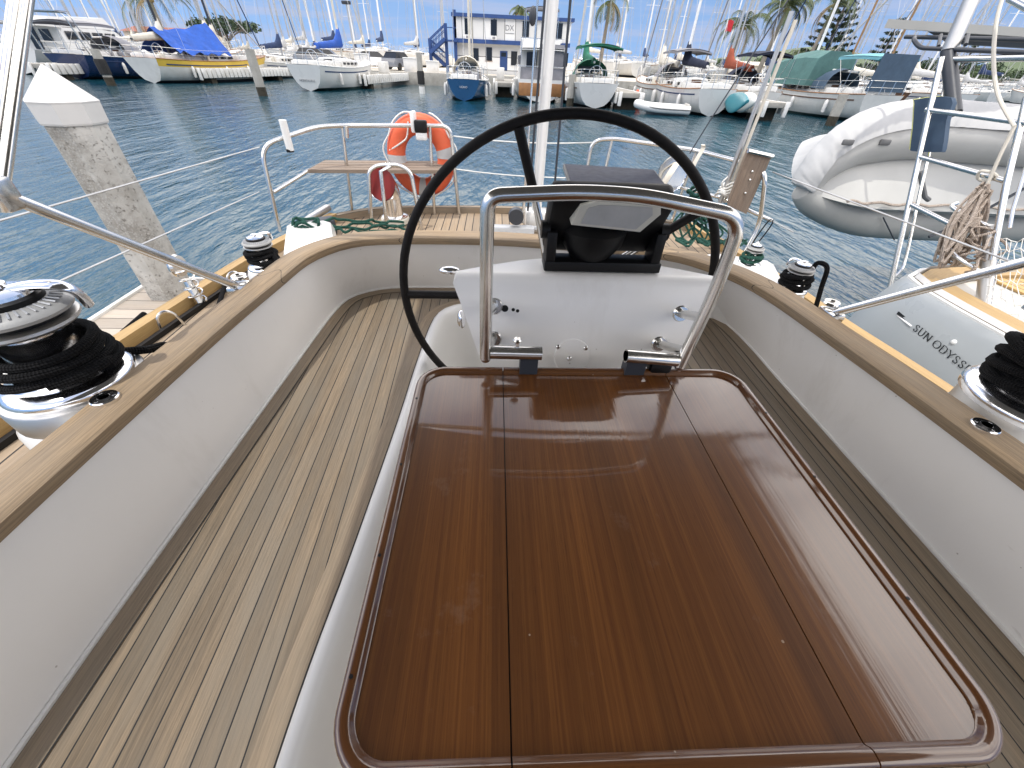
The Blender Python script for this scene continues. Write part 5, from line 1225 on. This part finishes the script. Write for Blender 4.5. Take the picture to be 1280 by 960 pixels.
# --- finger docks
def finger(px,label,L=9,w=1.5,rz=90,z=.85,pos=None):
    p=pos or W(*px); rt=empty('concrete_finger',(p.x,p.y,0),R_(rz),label,'dock','concrete finger docks of the marina')
    mb=MB(); mb.box((L/2,0,z-.12),(L,w,.24),bev=.02); mb.build('slab','concrete',rt)
    mb=MB()
    for sd in (1,-1):
        for k in range(int(L/.42)): mb.box((.2+.42*k,sd*(w/2+.06),z-.26),(.34,.11,.56),bev=.03)
    mb.box((-.06,w*.42,z-.3),(.13,.2,.7),bev=.03); mb.box((-.06,-w*.42,z-.3),(.13,.2,.7),bev=.03); mb.build('fender_panel','fender_white',rt)
    for x in (1.0,L-1.5):
        mb=MB(); mb.box((x,0,z/2-.5),(.5,w*.9,z+.6)); mb.build('support','marine_growth',rt)
    mb=MB(); mb.box((L*.55,w*.2,z+.4),(1.0,.6,.78),bev=.04); mb.build('dock_box','fender_white',rt)
    return rt
finger((246,104),'concrete finger with white fender panels in front of the yellow boat',L=10,rz=76)
finger((449,111),'concrete finger with white fender panels right of the boat with bright blue sail cover',L=11,rz=80)
finger((631,122),'short concrete finger between the blue boat and the brown transom cruiser',L=8)
finger((785,138),'concrete finger between the green canvas boat and the small white tender',L=9)
finger((962,152),'concrete finger left of the teal canopied boat',L=9,rz=95)
finger((60,100),'concrete finger beside the big motor yacht at far left',L=10,rz=84)
# --- mooring posts
def post(px,ytop,label,r=.2,rubber=True,white=True):
    p=W(*px); top=PY(px[0]+ (px[0]-613)*-.0,ytop,p.y); rt=empty('mooring_post',(p.x,p.y,-.5),0,label,'post','concrete mooring posts')
    h=top.z; mb=MB(); mb.loft([octa(r,-1,p),octa(r,h,p)],True,True,True); mb.build('shaft','concrete',rt,rt,20)
    mb=MB(); mb.loft([octa(r*1.04,-.3,p),octa(r*1.04,.42,p)],True,True,True); mb.build('growth_band','marine_growth' if not white else 'fender_white',rt,rt,20)
    if rubber:
        mb=MB(); mb.loft([octa(r*1.25,.55,p),octa(r*1.3,1.2,p),octa(r*1.15,1.3,p)],True,True,True); mb.build('rubber_sleeve','tyre',rt,rt,20)
    return rt
post((140,107),62,'concrete post with dark rubber sleeve in front of the navy boat',.24,True,False)
post((329,120),62,'concrete post standing left of the boat with bright blue sail cover',.24,False,False)
post((528,117),66,'concrete post with black sleeve and white foot in front of the quay dock boxes',.2)
post((712,133),93,'grey concrete post just right of the white stern pole',.22,False,False)
post((882,142),89,'pale concrete post right of the steering wheel, before the navy sail cover',.24,False,False)
post((1037,157),117,'concrete post in front of the teal canopied boat',.24,False,False)
# --- quay, land, building
LAND=[(-17,47),(19,47),(23,88),(70,88),(1600,88),(1600,3000),(-1600,3000),(-1600,100),(-60,100),(-30,92)]
mb=MB(); mb.prism(LAND,-.6,.85); g_=mb.build('ground','stucco'); tag(g_,kind='structure')
mb=MB(); mb.box((1,46.85,.30),(36.3,.3,1.3),bev=.04)
for k in range(9): mb.box((-15+4*k,46.62,.15),(.35,.2,1.0),bev=.03)
solo(mb,'seawall','concrete',(1,46.8,-.4),'stained concrete seawall in front of the white building','seawall')
mb=MB()
BY_=55.0
def b(x,y): return PY(x,y,BY_)
c0=b(568,21); c1=b(718,31); zb=.85; zr=c0.z; X0,X1_=c0.x,b(713,31).x
zm=b(600,53).z
bl=empty('harbour_building',((X0+X1_)/2,BY_+3,zb),0,'two storey white building with blue trim, dark upper windows and outside stair','building')
def bp(mb,n,m,par=None): return mb.build(n,m,par or bl,bl)
mb=MB(); mb.box(((X0+X1_)/2,BY_+4,(zb+zm)/2),(X1_-X0-.2,8,zm-zb)); bp(mb,'lower_wall','clad_white')
mb=MB(); mb.box(((X0+X1_)/2,BY_+3.7,(zm+zr)/2+.15),(X1_-X0,8.9,zr-zm-.1),ax=2); bp(mb,'upper_wall','clad_white')
mb=MB(); mb.box(((X0+X1_)/2,BY_+3.6,zr+.13),(X1_-X0+.5,9.4,.28)); bp(mb,'roof','paint_blue')
mb=MB(); mb.box(((X0+X1_)/2,BY_-.75,zm+.06),(X1_-X0+.1,.2,.34)); bp(mb,'floor_beam','paint_blue')
def rect(x0,x1,y0,y1,n,m,front,th=.06,par=None):
    p=PY(x0,y0,front); q=PY(x1,y1,front); mb=MB(); mb.box(((p.x+q.x)/2,front,(p.z+q.z)/2),(abs(q.x-p.x),th,abs(p.z-q.z))); return bp(mb,n,m,par)
FU=BY_-.77; FL=BY_-.01
for x0,x1,yo in ((580.5,588,0),(613.5,621,1.5),(653.5,661,3.5),(695,702,6)):
    w=rect(x0,x1,23+yo,43+yo,'window','glass_dark',FU)
    a=rect(x0+.6,x1-.4,43.5+yo,48.5+yo,'air_conditioner','paint_white',FU-.12,.35); rect(x0+2,x1-2,44.5+yo,47.5+yo,'grille','canvas_grey',FU-.31,.04,a)
for x0,x1,y0,y1,n,m in ((590,598.5,60,76,'window','glass_dark'),(607,615,59,76,'window','glass_dark'),(639,646,64,82,'window','glass_dark'),(652,662,62,72,'window','paint_blue'),(681,688,64,84,'window','glass_dark'),(703,709,66,84,'window','glass_dark')):
    w=rect(x0,x1,y0,y1,n,m,FL); rect(x0-.7,x1+.7,y1,y1+.9,'sill','paint_white' if x0!=607 else 'timber_brown',FL-.03,.1,w)
d=rect(625,634,63.5,88,'door','paint_blue',FL); rect(626.5,632.5,65.5,71,'door_pane','glass_dark',FL-.04,.03,d); 
p=PY(637,35,FU-.09); mb=MB()
cu=bpy.data.curves.new('t','FONT'); cu.body='DX'; cu.size=.62; cu.align_x='CENTER'; cu.extrude=.01; ob=bpy.data.objects.new('t',cu); COL.objects.link(ob)
me=bpy.data.meshes.new_from_object(ob.evaluated_get(bpy.context.evaluated_depsgraph_get())); bpy.data.objects.remove(ob); me.transform(Matrix.Translation((p.x,FU-.02+.72-.70,p.z-.2))@Matrix.Rotation(PI/2,4,'X')); me.materials.clear(); me.materials.append(MATS['letter_grey']); me.transform(bl.matrix_basis.inverted()); o=bpy.data.objects.new('wall_lettering',me); COL.objects.link(o); o.parent=bl
mb=MB(); mb.box((p.x,FU-.0,p.z-.42),(1.0,.03,.05)); bp(mb,'wall_lettering','letter_grey')
# outside stair
SY=BY_-.6
def sp(x,y): return PY(x,y,SY)
mb=MB()
for x,y0,y1 in ((537,48,86),(556.5,29,86),(567.5,12,86)): 
    q=sp(x,y0); mb.box((q.x,SY,(q.z+zb)/2),(.32,.3,q.z-zb))
bp(mb,'stair_post','paint_blue')
def flight(a,b_,n,name,z0):
    mb=MB(); p=sp(*a); q=sp(*b_)
    for k in range(12):
        t=k/11; c=p.lerp(q,t); mb.box((c.x,SY+n,c.z),(.34,1.1,.05))
    dd=q-p; L_=dd.length; M_=Matrix.Rotation(-math.atan2(dd.z,dd.x),3,'Y'); 
    for dy in (-.55,.55): mb.box(((p+q)/2)+V((0,n+dy,0)),(L_,.07,.3),M_); mb.box(((p+q)/2)+V((0,n+dy,1.05)),(L_,.06,.09),M_); mb.box(((p+q)/2)+V((0,n+dy,.65)),(L_,.04,.05),M_)
    for k in range(6):
        c=p.lerp(q,k/5)
        for dy in (-.55,.55): mb.box(c+V((0,n+dy,.5)),(.05,.05,1.1))
    bp(mb,'stair_flight','paint_blue')
flight((556,82),(539,66),.7,'f',0); flight((539,66),(557,49),-.5,'f',0)
mb=MB(); q=sp(562,51); mb.box((q.x,SY+.3,q.z),(1.6,2.2,.14)); mb.box((q.x,SY-.75,q.z+1.0),(1.6,.06,.08)); bp(mb,'landing','paint_blue')
# small props on the quay
for px,w,h,lab in (((515,88),1.35,1.05,'white dock box left of the concrete post with black sleeve'),((541,86),1.1,.9,'white dock box under the blue stair'),((455,88),1.25,1.2,'tall white dock box behind the finger beside the bright blue sail cover'),((424,89),1.2,1.0,'white dock box standing behind the transom of the boat with bright blue cover')):
    p=PY(px[0],px[1],48.2); rt=empty('dock_box',(p.x,48.2,.85),0,lab,'dock box','white dock boxes on the quay')
    mb=MB(); mb.box((0,0,h/2),(w,.8,h),bev=.05); mb.build('box_body','fender_white',rt); mb=MB(); mb.box((0,0,h+.03),(w+.08,.88,.08),bev=.02); mb.build('box_lid','paint_white',rt)
def car(pos,rz,m,label):
    rt=empty('parked_car',pos,rz,label,'car','cars parked on the quay'); mb=MB(); secs=[]
    for x,zt,w in ((-2.1,.75,.8),(-1.95,1.0,.86),(-1.0,1.02,.88),(.9,.98,.88),(1.8,.85,.86),(2.15,.6,.78)): secs.append([V((x,-w,.3)),V((x,-w,zt*.8)),V((x,-w*.92,zt)),V((x,w*.92,zt)),V((x,w,zt*.8)),V((x,w,.3))])
    mb.loft(secs,cap0=True,cap1=True); mb.build('body',m,rt)
    mb=MB(); mb.loft([[V((-1.75,-.78,1.0)),V((1.0,-.78,.97)),V((1.0,.78,.97)),V((-1.75,.78,1.0))],[V((-1.3,-.62,1.48)),V((.3,-.62,1.48)),V((.3,.62,1.48)),V((-1.3,.62,1.48))]],True); mb.build('window','glass_dark',rt)
    mb=MB(); mb.box((-.5,0,1.5),(1.7,1.28,.06),bev=.02); mb.build('roof',m,rt)
    for x in (-1.3,1.35):
        for y in (-.82,.82): mb=MB(); mb.lathe([(0,-.1),(.31,-.1),(.33,0),(.31,.1),(0,.1)],(x,y,.33),16,rotM('X',PI/2)); mb.build('wheel','tyre',rt)
for (x,y),Y,rz,m,lab in (((398,84),52,.2,'car_grey','grey car parked behind the boat with bright blue sail cover'),((412,80),58,.1,'car_white','white car parked beyond the grey car on the quay'),((470,78),56,.3,'car_white','white car parked left of the blue stair'),((499,80),54,1.2,'car_grey','dark grey car parked near the dock boxes left of the stair'),((1262,112),92,.3,'car_white','white car parked far right beyond the boats'),((1228,112),94,.2,'car_blue','blue car parked far right beside the white car')):
    p=PY(x,y,Y); car((p.x,Y,.85),rz,m,lab)
def lamp(px,ytop,Y,label):
    p=PY(px,ytop,Y); rt=empty('street_lamp',(p.x,Y,.85),0,label,'street lamp'); mb=MB(); mb.tube([V((0,0,0)),V((0,0,p.z-.85))],[.09,.06],8); mb.build('pole','mast_grey',rt); mb=MB(); mb.box((0,0,p.z-.75),(.8,.4,.25),bev=.04); mb.build('lamp_head','mast_dark',rt)
lamp(433,5,52,'dark street lamp with boxy head behind the bright blue sail cover')
# low buildings behind
def lowb(x0,x1,ytop,Y,lab,wallm,roofm,name='low_building'):
    p=PY(x0,ytop,Y); q=PY(x1,ytop+.046*(x1-x0),Y); h=p.z-.85; w=q.x-p.x; rt=empty(name,((p.x+q.x)/2,Y+4,.85),0,lab,'building')
    mb=MB(); mb.box((0,0,h*.4),(w,8,h*.8)); mb.build('wall',wallm,rt)
    mb=MB(); mb.loft([[V((-w/2-.5,-4.5,h*.78)),V((w/2+.5,-4.5,h*.78))],[V((-w/2+.5,-1,h)),V((w/2-.5,-1,h))],[V((-w/2+.5,1,h)),V((w/2-.5,1,h))],[V((-w/2-.5,4.5,h*.78)),V((w/2+.5,4.5,h*.78))]]); mb.build('roof',roofm,rt)
    n=max(3,int(w/3)); 
    for k in range(n): mb=MB(); mb.box((-w/2+w*(k+.5)/n,-4.02,h*.45),(w/n*.5,.06,h*.35)); mb.build('window','glass_grey',rt)
lowb(150,255,31,105,'long low building with reddish roof behind the blue tarpaulin','stucco','roof_red')
lowb(930,1062,76,92,'long low cream building behind the teal canopied boat','canvas_cream','stucco')
lowb(1140,1330,96,125,'long flat cream building at far right below the hill','stucco','canvas_cream')
# --- small tender, buoy, boards, trunk items
p=W(828,143); rt=empty('small_tender',(p.x,p.y,0),R_(172),'small white inflatable tender lying on the water in front of the white sailboats','dinghy')
mb=MB(); q=[V((-1.3,.62,.28)),V((.3,.64,.30)),V((1.1,.45,.36)),V((1.55,0,.45)),V((1.1,-.45,.36)),V((.3,-.64,.30)),V((-1.3,-.62,.28))]; mb.tube(catmull(q,6),.21,12); mb.build('air_tube','hull_white',rt,None,60)
mb=MB(); mb.loft([[V((-1.2,-.5,.2)),V((1,-.4,.25)),V((1,.4,.25)),V((-1.2,.5,.2))],[V((-1.1,-.3,-.1)),V((.9,-.2,-.05)),V((.9,.2,-.05)),V((-1.1,.3,-.1))]],True,True,True); mb.build('floor','rubber_grey',rt)
mb=MB(); mb.box((-1.25,0,.36),(.08,1.0,.4),bev=.02); mb.box((-.3,0,.42),(.25,1.05,.05),bev=.01); mb.build('thwart','deck_white',rt)
mb=MB(); mb.tube([v+V((0,0,0)) for v in catmull([V((x.x*1.03,x.y*1.34,x.z+.02)) for x in q],6)],.03,6); mb.build('rub_strake','rubber_dark',rt)
p=W(793,135); mb=MB(); mb.sphere(V((p.x,p.y,.38)),.42,14,(1,1,1.08)); mb.lathe([(.08,0),(.1,.1),(.04,.16)],(p.x,p.y,.80),12); solo(mb,'mooring_buoy','buoy_orange',(p.x,p.y,0),'round red mooring buoy left of the small white tender','buoy')
p=W(918,149)
for k,(dx,m,lab) in enumerate(((-.25,'teal_board','teal paddle board standing on edge beside the concrete post'),(.42,'hull_white','white kayak on edge behind the teal board'))):
    mb=MB(); secs=[]
    for i in range(15):
        t=i/14; w=.42*math.sin(PI*min(.98,max(.02,t)))**.6; x=-1.5+3.0*t; secs.append([V((p.x+dx+.10*math.cos(a)+.35*w*math.sin(a),p.y+.3*k+x*.8,.75+x*.22*0+w*math.sin(a)*1.1+.12*(2*t-1)**2)) for a in [2*PI*j/12 for j in range(12)]])
    mb.loft(secs,True,True,True); solo(mb,'paddle_board' if k==0 else 'kayak',m,(p.x+dx,p.y,.3),lab,'board' if k==0 else 'kayak',ang=60)
# --- far sailboats: masts crowding the sky
far=sailboat((0,0),10.5,3.3,1.2,'hull_white','distant white sailboat, one of the crowd whose bare masts line the horizon',pos=V((-48,58,0)),rz=88,cover='canvas_darkblue',mastm='mast_white',group='distant sailboats whose masts line the horizon',seed=11,far=True,mh=14)
far2=sailboat((0,0),10.5,3.3,1.2,'hull_white','distant white sailboat, one of the crowd whose bare masts line the horizon',pos=V((46,60,0)),rz=88,cover='canvas_white',mastm='aluminium',group='distant sailboats whose masts line the horizon',seed=12,far=True,mh=15)
far3=sailboat((0,0),10.5,3.3,1.2,'hull_white','distant white sailboat, one of the crowd whose bare masts line the horizon',pos=V((-40,72,0)),rz=92,cover='canvas_cream',mastm='mast_grey',group='distant sailboats whose masts line the horizon',seed=13,far=True,mh=13)
rnd=random.Random(21)
spots=[]
for Y in (52,62,74,86):
    for x in range(-86,-18,7):
        spots.append((x+rnd.uniform(-2,2),Y+rnd.uniform(-3,3)))
    for x in range(26,100,7):
        spots.append((x+rnd.uniform(-2,2),Y+rnd.uniform(-4,4)))
for (x,y) in spots:
    if abs(x)/y>1.35: continue
    if x<-30+ (y-47)*-.1 and y>90: continue
    if x>20 and y>84: continue
    src=rnd.choice((far,far2,far3,far3)); o=copy_tree(src); s=rnd.uniform(.8,1.2); o.matrix_basis=Matrix.Translation((x,y,0))@Matrix.Rotation(R_(88+rnd.uniform(-5,5)),4,'Z')@Matrix.Diagonal((s,s,s*rnd.uniform(.85,1.15),1))
# masts behind the quay stand on boats in the next basin (middle)
for (px,Y) in ((470,66),(497,70),(516,74),(548,78),(760,64),(776,70),(800,66),(812,72),(835,68),(868,70),(905,66),(345,70),(368,76),(398,66),(428,72),(448,80),(560,84),(725,74),(788,80),(850,78),(925,74)):
    p=PY(px,80,Y); o=copy_tree(rnd.choice((far,far2,far3))); s=rnd.uniform(.8,1.15); o.matrix_basis=Matrix.Translation((p.x,Y,.95))@Matrix.Rotation(R_(90+rnd.uniform(-20,20)),4,'Z')@Matrix.Diagonal((s,s,s,1)); o['label']='distant sailboat ashore behind the quay, only bare mast and pale hull showing'; o['group']='distant sailboats ashore behind the quay'
# --- trees
def leafq(mb,c,s,rnd,el=1.0,mi=0):
    n=V((rnd.gauss(0,1),rnd.gauss(0,1),rnd.gauss(0,1)+.6)).normalized(); x=n.orthogonal().normalized(); a=rnd.uniform(0,6.28); y=n.cross(x); u=x*math.cos(a)+y*math.sin(a); w=n.cross(u)
    mb.poly([c-u*s*el,c-w*s*.55,c+u*s*el,c+w*s*.55],mi)
def palm(px,ytop,Y,label,H=None,lean=.0,seed=0,base=.85,fr=17,fl=2.6):
    rnd=random.Random(seed); t=PY(px,ytop,Y); h=t.z-base; rt=empty('palm_tree',(t.x-lean*h,Y,base),0,label,'palm tree')
    mb=MB(); top=V((lean*h,0,h)); pts=catmull([V((0,0,0)),V((lean*h*.25,0,h*.35)),V((lean*h*.65,0,h*.72)),top],6); mb.tube(pts,[.24-.10*i/(len(pts)-1) for i in range(len(pts))],10); mb.build('trunk','palm_bark',rt)
    mb=MB()
    for f in range(fr):
        az=2*PI*f/fr+rnd.uniform(-.2,.2); el=rnd.uniform(-.35,1.15); L_=fl*rnd.uniform(.85,1.15); dry=1 if el<-.2 and rnd.random()<.6 else 0
        d=V((math.cos(az),math.sin(az),0)); sp_=[]; p=top.copy(); e=el
        for k in range(12):
            sp_.append(p.copy()); p=p+(d*math.cos(e)+V((0,0,math.sin(e))))*(L_/11); e-=.17+.05*(k/11)
        mb.tube(sp_,[.03*(1-i/14) for i in range(12)],4,mi=dry); side=d.cross(V((0,0,1)))
        for k in range(1,12):
            for sub in (0,.33,.66):
                if k==11 and sub: continue
                c=sp_[k] if k==11 else sp_[k].lerp(sp_[k+1],sub); tn=(sp_[k]-sp_[k-1]).normalized(); ll=.62*math.sin(PI*(.12+.86*k/12))**.7+.1
                for sg in (1,-1):
                    dr=(side*sg*.85+tn*.5+V((0,0,-.35-rnd.uniform(0,.35)))).normalized(); e_=c+dr*ll; w=tn*.035
                    mb.poly([c-w,c+w,e_+V((0,0,-.06))],dry)
    mb.build('crown',['leaf_palm','leaf_dry'],rt,smooth=False)
    mb=MB()
    for k in range(5): mb.sphere(top+V((.22*math.cos(k*1.3),.22*math.sin(k*1.3),-.25)),.13,6)
    mb.build('coconuts','leaf_dry',rt)
palm(930,32,60,'palm tree with full green crown behind the navy sail cover',seed=1,fl=3.5,lean=.05,fr=22)
palm(1046,4,58,'tall palm with drooping yellow fronds in front of the araucaria tree',seed=2,fl=3.3,lean=.12,fr=18)
palm(986,8,46,'tall palm rising behind the lashed poles at upper right',seed=3,lean=.14,base=-.1,fl=2.6,fr=20)
palm(763,2,58,'slim tall palm right of the white stern pole',seed=4,lean=.03,fl=3.0)
palm(651,14,78,'small palm top above the blue roof of the white building',seed=5,fl=2.0)
palm(186,-4,52,'tall palm at upper left with long hanging fronds above the blue tarpaulin',seed=6,fl=4.2,lean=.02,fr=20,base=-.1)
palm(1000,66,80,'low palm near the long cream building',seed=8,fl=2.0)
def araucaria(px,ytop,Y,label,seed,wid=.2):
    rnd=random.Random(seed); t=PY(px,ytop,Y); h=t.z-.85; rt=empty('araucaria_tree',(t.x,Y,.85),0,label,'conifer')
    mb=MB(); mb.tube([V((0,0,0)),V((0,0,h))],[.30,.05],8); mb.build('trunk','bark',rt)
    mb=MB(); n=int(h/.74)
    for k in range(n):
        z=h*(.10+.9*k/n); R0=h*wid*(1-(z/h))**.75*rnd.uniform(.85,1.1)+.15; nb_=6
        for j in range(nb_):
            a=2*PI*j/nb_+k*.5+rnd.uniform(-.15,.15); d=V((math.cos(a),math.sin(a),.18)); e=V((0,0,z))+d*R0; mb.tube([V((0,0,z)),V((0,0,z))+d*R0*.6+V((0,0,-.05*R0)),e],[.04,.025,.01],4)
            m=max(3,int(R0/.17))
            for q in range(m):
                c=V((0,0,z))+d*R0*(.3+.7*q/m)+V((0,0,.05))
                for w in range(5): leafq(mb,c+V((rnd.gauss(0,.10),rnd.gauss(0,.10),rnd.gauss(.06,.07))),rnd.uniform(.10,.2),rnd,1.3)
    mb.build('crown','leaf_pine',rt,smooth=False)
araucaria(1072,-30,70,'tall araucaria with tiered branches left of the neighbouring arch',1,.36)
araucaria(1128,18,72,'pointed araucaria with dense tiers just left of the neighbouring arch',2,.30)
araucaria(1222,52,85,'dark araucaria seen through the neighbouring stern arch',3,.2)
def tree(px,ytop,Y,label,seed,w=4.0,m='leaf_dark',flat=.6,umb=False,cat='tree'):
    rnd=random.Random(seed); t=PY(px,ytop,Y); h=max(2.5,t.z-.85); rt=empty('umbrella_tree' if umb else 'broadleaf_tree',(t.x,Y,.85),0,label,cat)
    mb=MB(); cz=h*(.80 if umb else .62); cr=w; ch=h*(.16 if umb else .36)
    tp=h*.45; mb.tube([V((0,0,0)),V((.1,0,tp*.5)),V((0,0,tp))],[.32,.24,.2],8); cl=[]
    for k in range(16 if umb else 22):
        a=rnd.uniform(0,2*PI); r=cr*math.sqrt(rnd.random())*.88; z=cz+ch*rnd.uniform(-.7,.8)*math.sqrt(max(.05,1-(r/cr)**2)); cl.append(V((r*math.cos(a),r*math.sin(a),z)))
    for c in cl: mb.tube(catmull([V((0,0,tp*.9)),V((c.x*.4,c.y*.4,tp+(c.z-tp)*.55)),c],4),[.10,.085,.075,.065,.055,.045,.035,.03,.02],5)
    mb.build('trunk','bark',rt)
    mb=MB()
    for c in cl:
        R0=cr*rnd.uniform(.24,.40)
        for q in range(90):
            d=V((rnd.gauss(0,1),rnd.gauss(0,1),rnd.gauss(0,1))).normalized()*R0*rnd.random()**.4; leafq(mb,c+V((d.x,d.y,d.z*flat)),rnd.uniform(.14,.30),rnd,1.1)
    mb.build('crown',m,rt,smooth=False)
tree(276,22,80,'flat topped umbrella tree behind the yellow boat',3,4.6,'leaf_dark',.45,True)
xs=[(1068,80,98,3.6),(1095,84,105,4),(1150,78,104,4.5),(1178,74,110,4.5),(1205,84,100,4),(1232,78,112,5),(1258,92,106,4.5),(1285,88,112,5),(1310,84,108,5)]
labs=['bushy dark tree at the foot of the tall araucaria','round tree between the two araucarias','dark tree right of the pointed araucaria','broad dark tree behind the neighbouring arch post','low tree behind the arch ladder','large tree under the grey overhead roof','low spreading tree left of the far right hill','dark tree before the hill at the right edge','tree at the extreme right edge of the view']
for i,(px,yt,Y,w) in enumerate(xs): tree(px,yt,Y,labs[i],30+i,w,'leaf_mid' if i%3==1 else 'leaf_dark',.7)
for i,(px,yt,Y,w,lab) in enumerate(((905,74,96,2.2,'small bushy tree right of the navy sail cover'),(962,70,98,2.4,'small tree left of the long cream building'),(120,40,125,3.5,'rounded tree behind the navy boat masts'))): tree(px,yt,Y,lab,50+i,w,'leaf_mid',.7)
# flag
p=PY(908,33,50); fl=empty('red_flag',(p.x,p.y,p.z),0,'small red and white flag flying among the masts left of the palm','flag')
mb=MB(); mb.loft([[V((.0,0,.4)),V((.0,0,-.4))],[V((.3,.1,.5)),V((.3,.1,-.3))],[V((.6,0,.4)),V((.6,0,-.4))]]); mb.build('cloth','flag_red',fl)
mb=MB(); mb.tube([V((-.02,0,.6)),V((-.02,0,-9.5))],.035,6); mb.build('staff','mast_white',fl)
# --- hill, water, sky
mb=MB(); secs=[]
for i in range(31):
    x=300+i*40; secs.append([V((x,y,-2+max(0,(40+30*math.sin(i*.33+.6)+9*math.sin(i*1.1))*math.exp(-((y-900)/170)**2)*min(1,i/9)))) for y in range(560,1260,50)])
mb.loft(secs); h=mb.build('hills','leaf_mid'); tag(h,kind='structure')
mb=MB(); N=3000; mb.poly([(-N,-N,0),(N,-N,0),(N,N,0),(-N,N,0)]); w_=mb.build('sea_water','sea_water',smooth=False); tag(w_,kind='structure')
# --- light
SD=V((-.27,-.18,1)).normalized(); el=math.asin(SD.z); az=math.atan2(SD.x,SD.y)
s=bpy.data.lights.new('sun','SUN'); s.energy=2.0; s.angle=R_(1.0); s.color=(1,.955,.88); so=bpy.data.objects.new('sun',s); COL.objects.link(so); so.rotation_euler=SD.to_track_quat('Z','Y').to_euler(); so.location=(0,0,30)
wd=bpy.data.worlds.new('World'); sc.world=wd; wd.use_nodes=True; nt=wd.node_tree; bg=nt.nodes['Background']
sky=nt.nodes.new('ShaderNodeTexSky'); sky.sky_type='NISHITA'; sky.sun_disc=False; sky.sun_elevation=el; sky.sun_rotation=az; sky.altitude=0; sky.air_density=1.0; sky.dust_density=.35; sky.ozone_density=2.6
tc=nt.nodes.new('ShaderNodeTexCoord'); sep=nt.nodes.new('ShaderNodeSeparateXYZ'); nt.links.new(tc.outputs['Generated'],sep.inputs[0])
def wm(op,a,b=None):
    n=nt.nodes.new('ShaderNodeMath'); n.operation=op
    for i,v in enumerate((a,b)):
        if v is None: continue
        if isinstance(v,(int,float)): n.inputs[i].default_value=v
        else: nt.links.new(v,n.inputs[i])
    return n.outputs[0]
# sky is sampled a little above the true direction, which keeps the horizon blue as in the photograph
cb=nt.nodes.new('ShaderNodeCombineXYZ'); nt.links.new(sep.outputs[0],cb.inputs[0]); nt.links.new(sep.outputs[1],cb.inputs[1]); nt.links.new(wm('ADD',wm('MULTIPLY',wm('MAXIMUM',sep.outputs[2],0.0),.8),.30),cb.inputs[2])
nrm=nt.nodes.new('ShaderNodeVectorMath'); nrm.operation='NORMALIZE'; nt.links.new(cb.outputs[0],nrm.inputs[0]); nt.links.new(nrm.outputs[0],sky.inputs[0])
def wnoise(scale,loc,sc_,det=8,ro=.58):
    mp=nt.nodes.new('ShaderNodeMapping'); mp.inputs['Scale'].default_value=scale; mp.inputs['Location'].default_value=loc; nt.links.new(tc.outputs['Generated'],mp.inputs[0])
    nz=nt.nodes.new('ShaderNodeTexNoise'); nz.inputs['Scale'].default_value=sc_; nz.inputs['Detail'].default_value=det; nz.inputs['Roughness'].default_value=ro; nt.links.new(mp.outputs[0],nz.inputs['Vector']); return nz.outputs['Fac']
def wramp(f,a,b,lo=0,hi=1):
    n=nt.nodes.new('ShaderNodeMapRange'); n.interpolation_type='SMOOTHSTEP'; n.inputs['From Min'].default_value=a; n.inputs['From Max'].default_value=b; n.inputs['To Min'].default_value=lo; n.inputs['To Max'].default_value=hi; nt.links.new(f,n.inputs[0]); return n.outputs[0]
lowc=wm('MULTIPLY',wramp(wnoise((2.0,2.0,26),(3.1,.7,.4),1.6),.44,.66),wramp(sep.outputs[2],.02,.22,.75,0))
highc=wm('MULTIPLY',wramp(wnoise((1.6,1.6,1.6),(.3,5.7,1.4),1.5,7,.55),.32,.58,.3,1),wm('MULTIPLY',wramp(sep.outputs[2],.10,.36,0,.92),wm('MAXIMUM',wramp(sep.outputs[0],.0,.35,.10,1),wramp(sep.outputs[2],.52,.80,1,.10))))
mx=nt.nodes.new('ShaderNodeMix'); mx.data_type='RGBA'; nt.links.new(wm('MAXIMUM',lowc,highc),mx.inputs[0]); nt.links.new(sky.outputs[0],mx.inputs[6])
cl=nt.nodes.new('ShaderNodeMix'); cl.data_type='RGBA'; nt.links.new(wramp(sep.outputs[2],.1,.4),cl.inputs[0]); cl.inputs[6].default_value=(2.6,2.9,3.9,1); cl.inputs[7].default_value=(18.5,17.4,16.4,1); nt.links.new(cl.outputs[2],mx.inputs[7])
nt.links.new(mx.outputs[2],bg.inputs[0]); bg.inputs[1].default_value=.15
sc.view_settings.view_transform='Standard'; sc.view_settings.look='None'; sc.view_settings.exposure=.45; sc.view_settings.gamma=1; sc.view_settings.use_curve_mapping=False
sc.cycles.max_bounces=8; sc.cycles.use_denoising=True
sc.cycles.sample_clamp_indirect=6
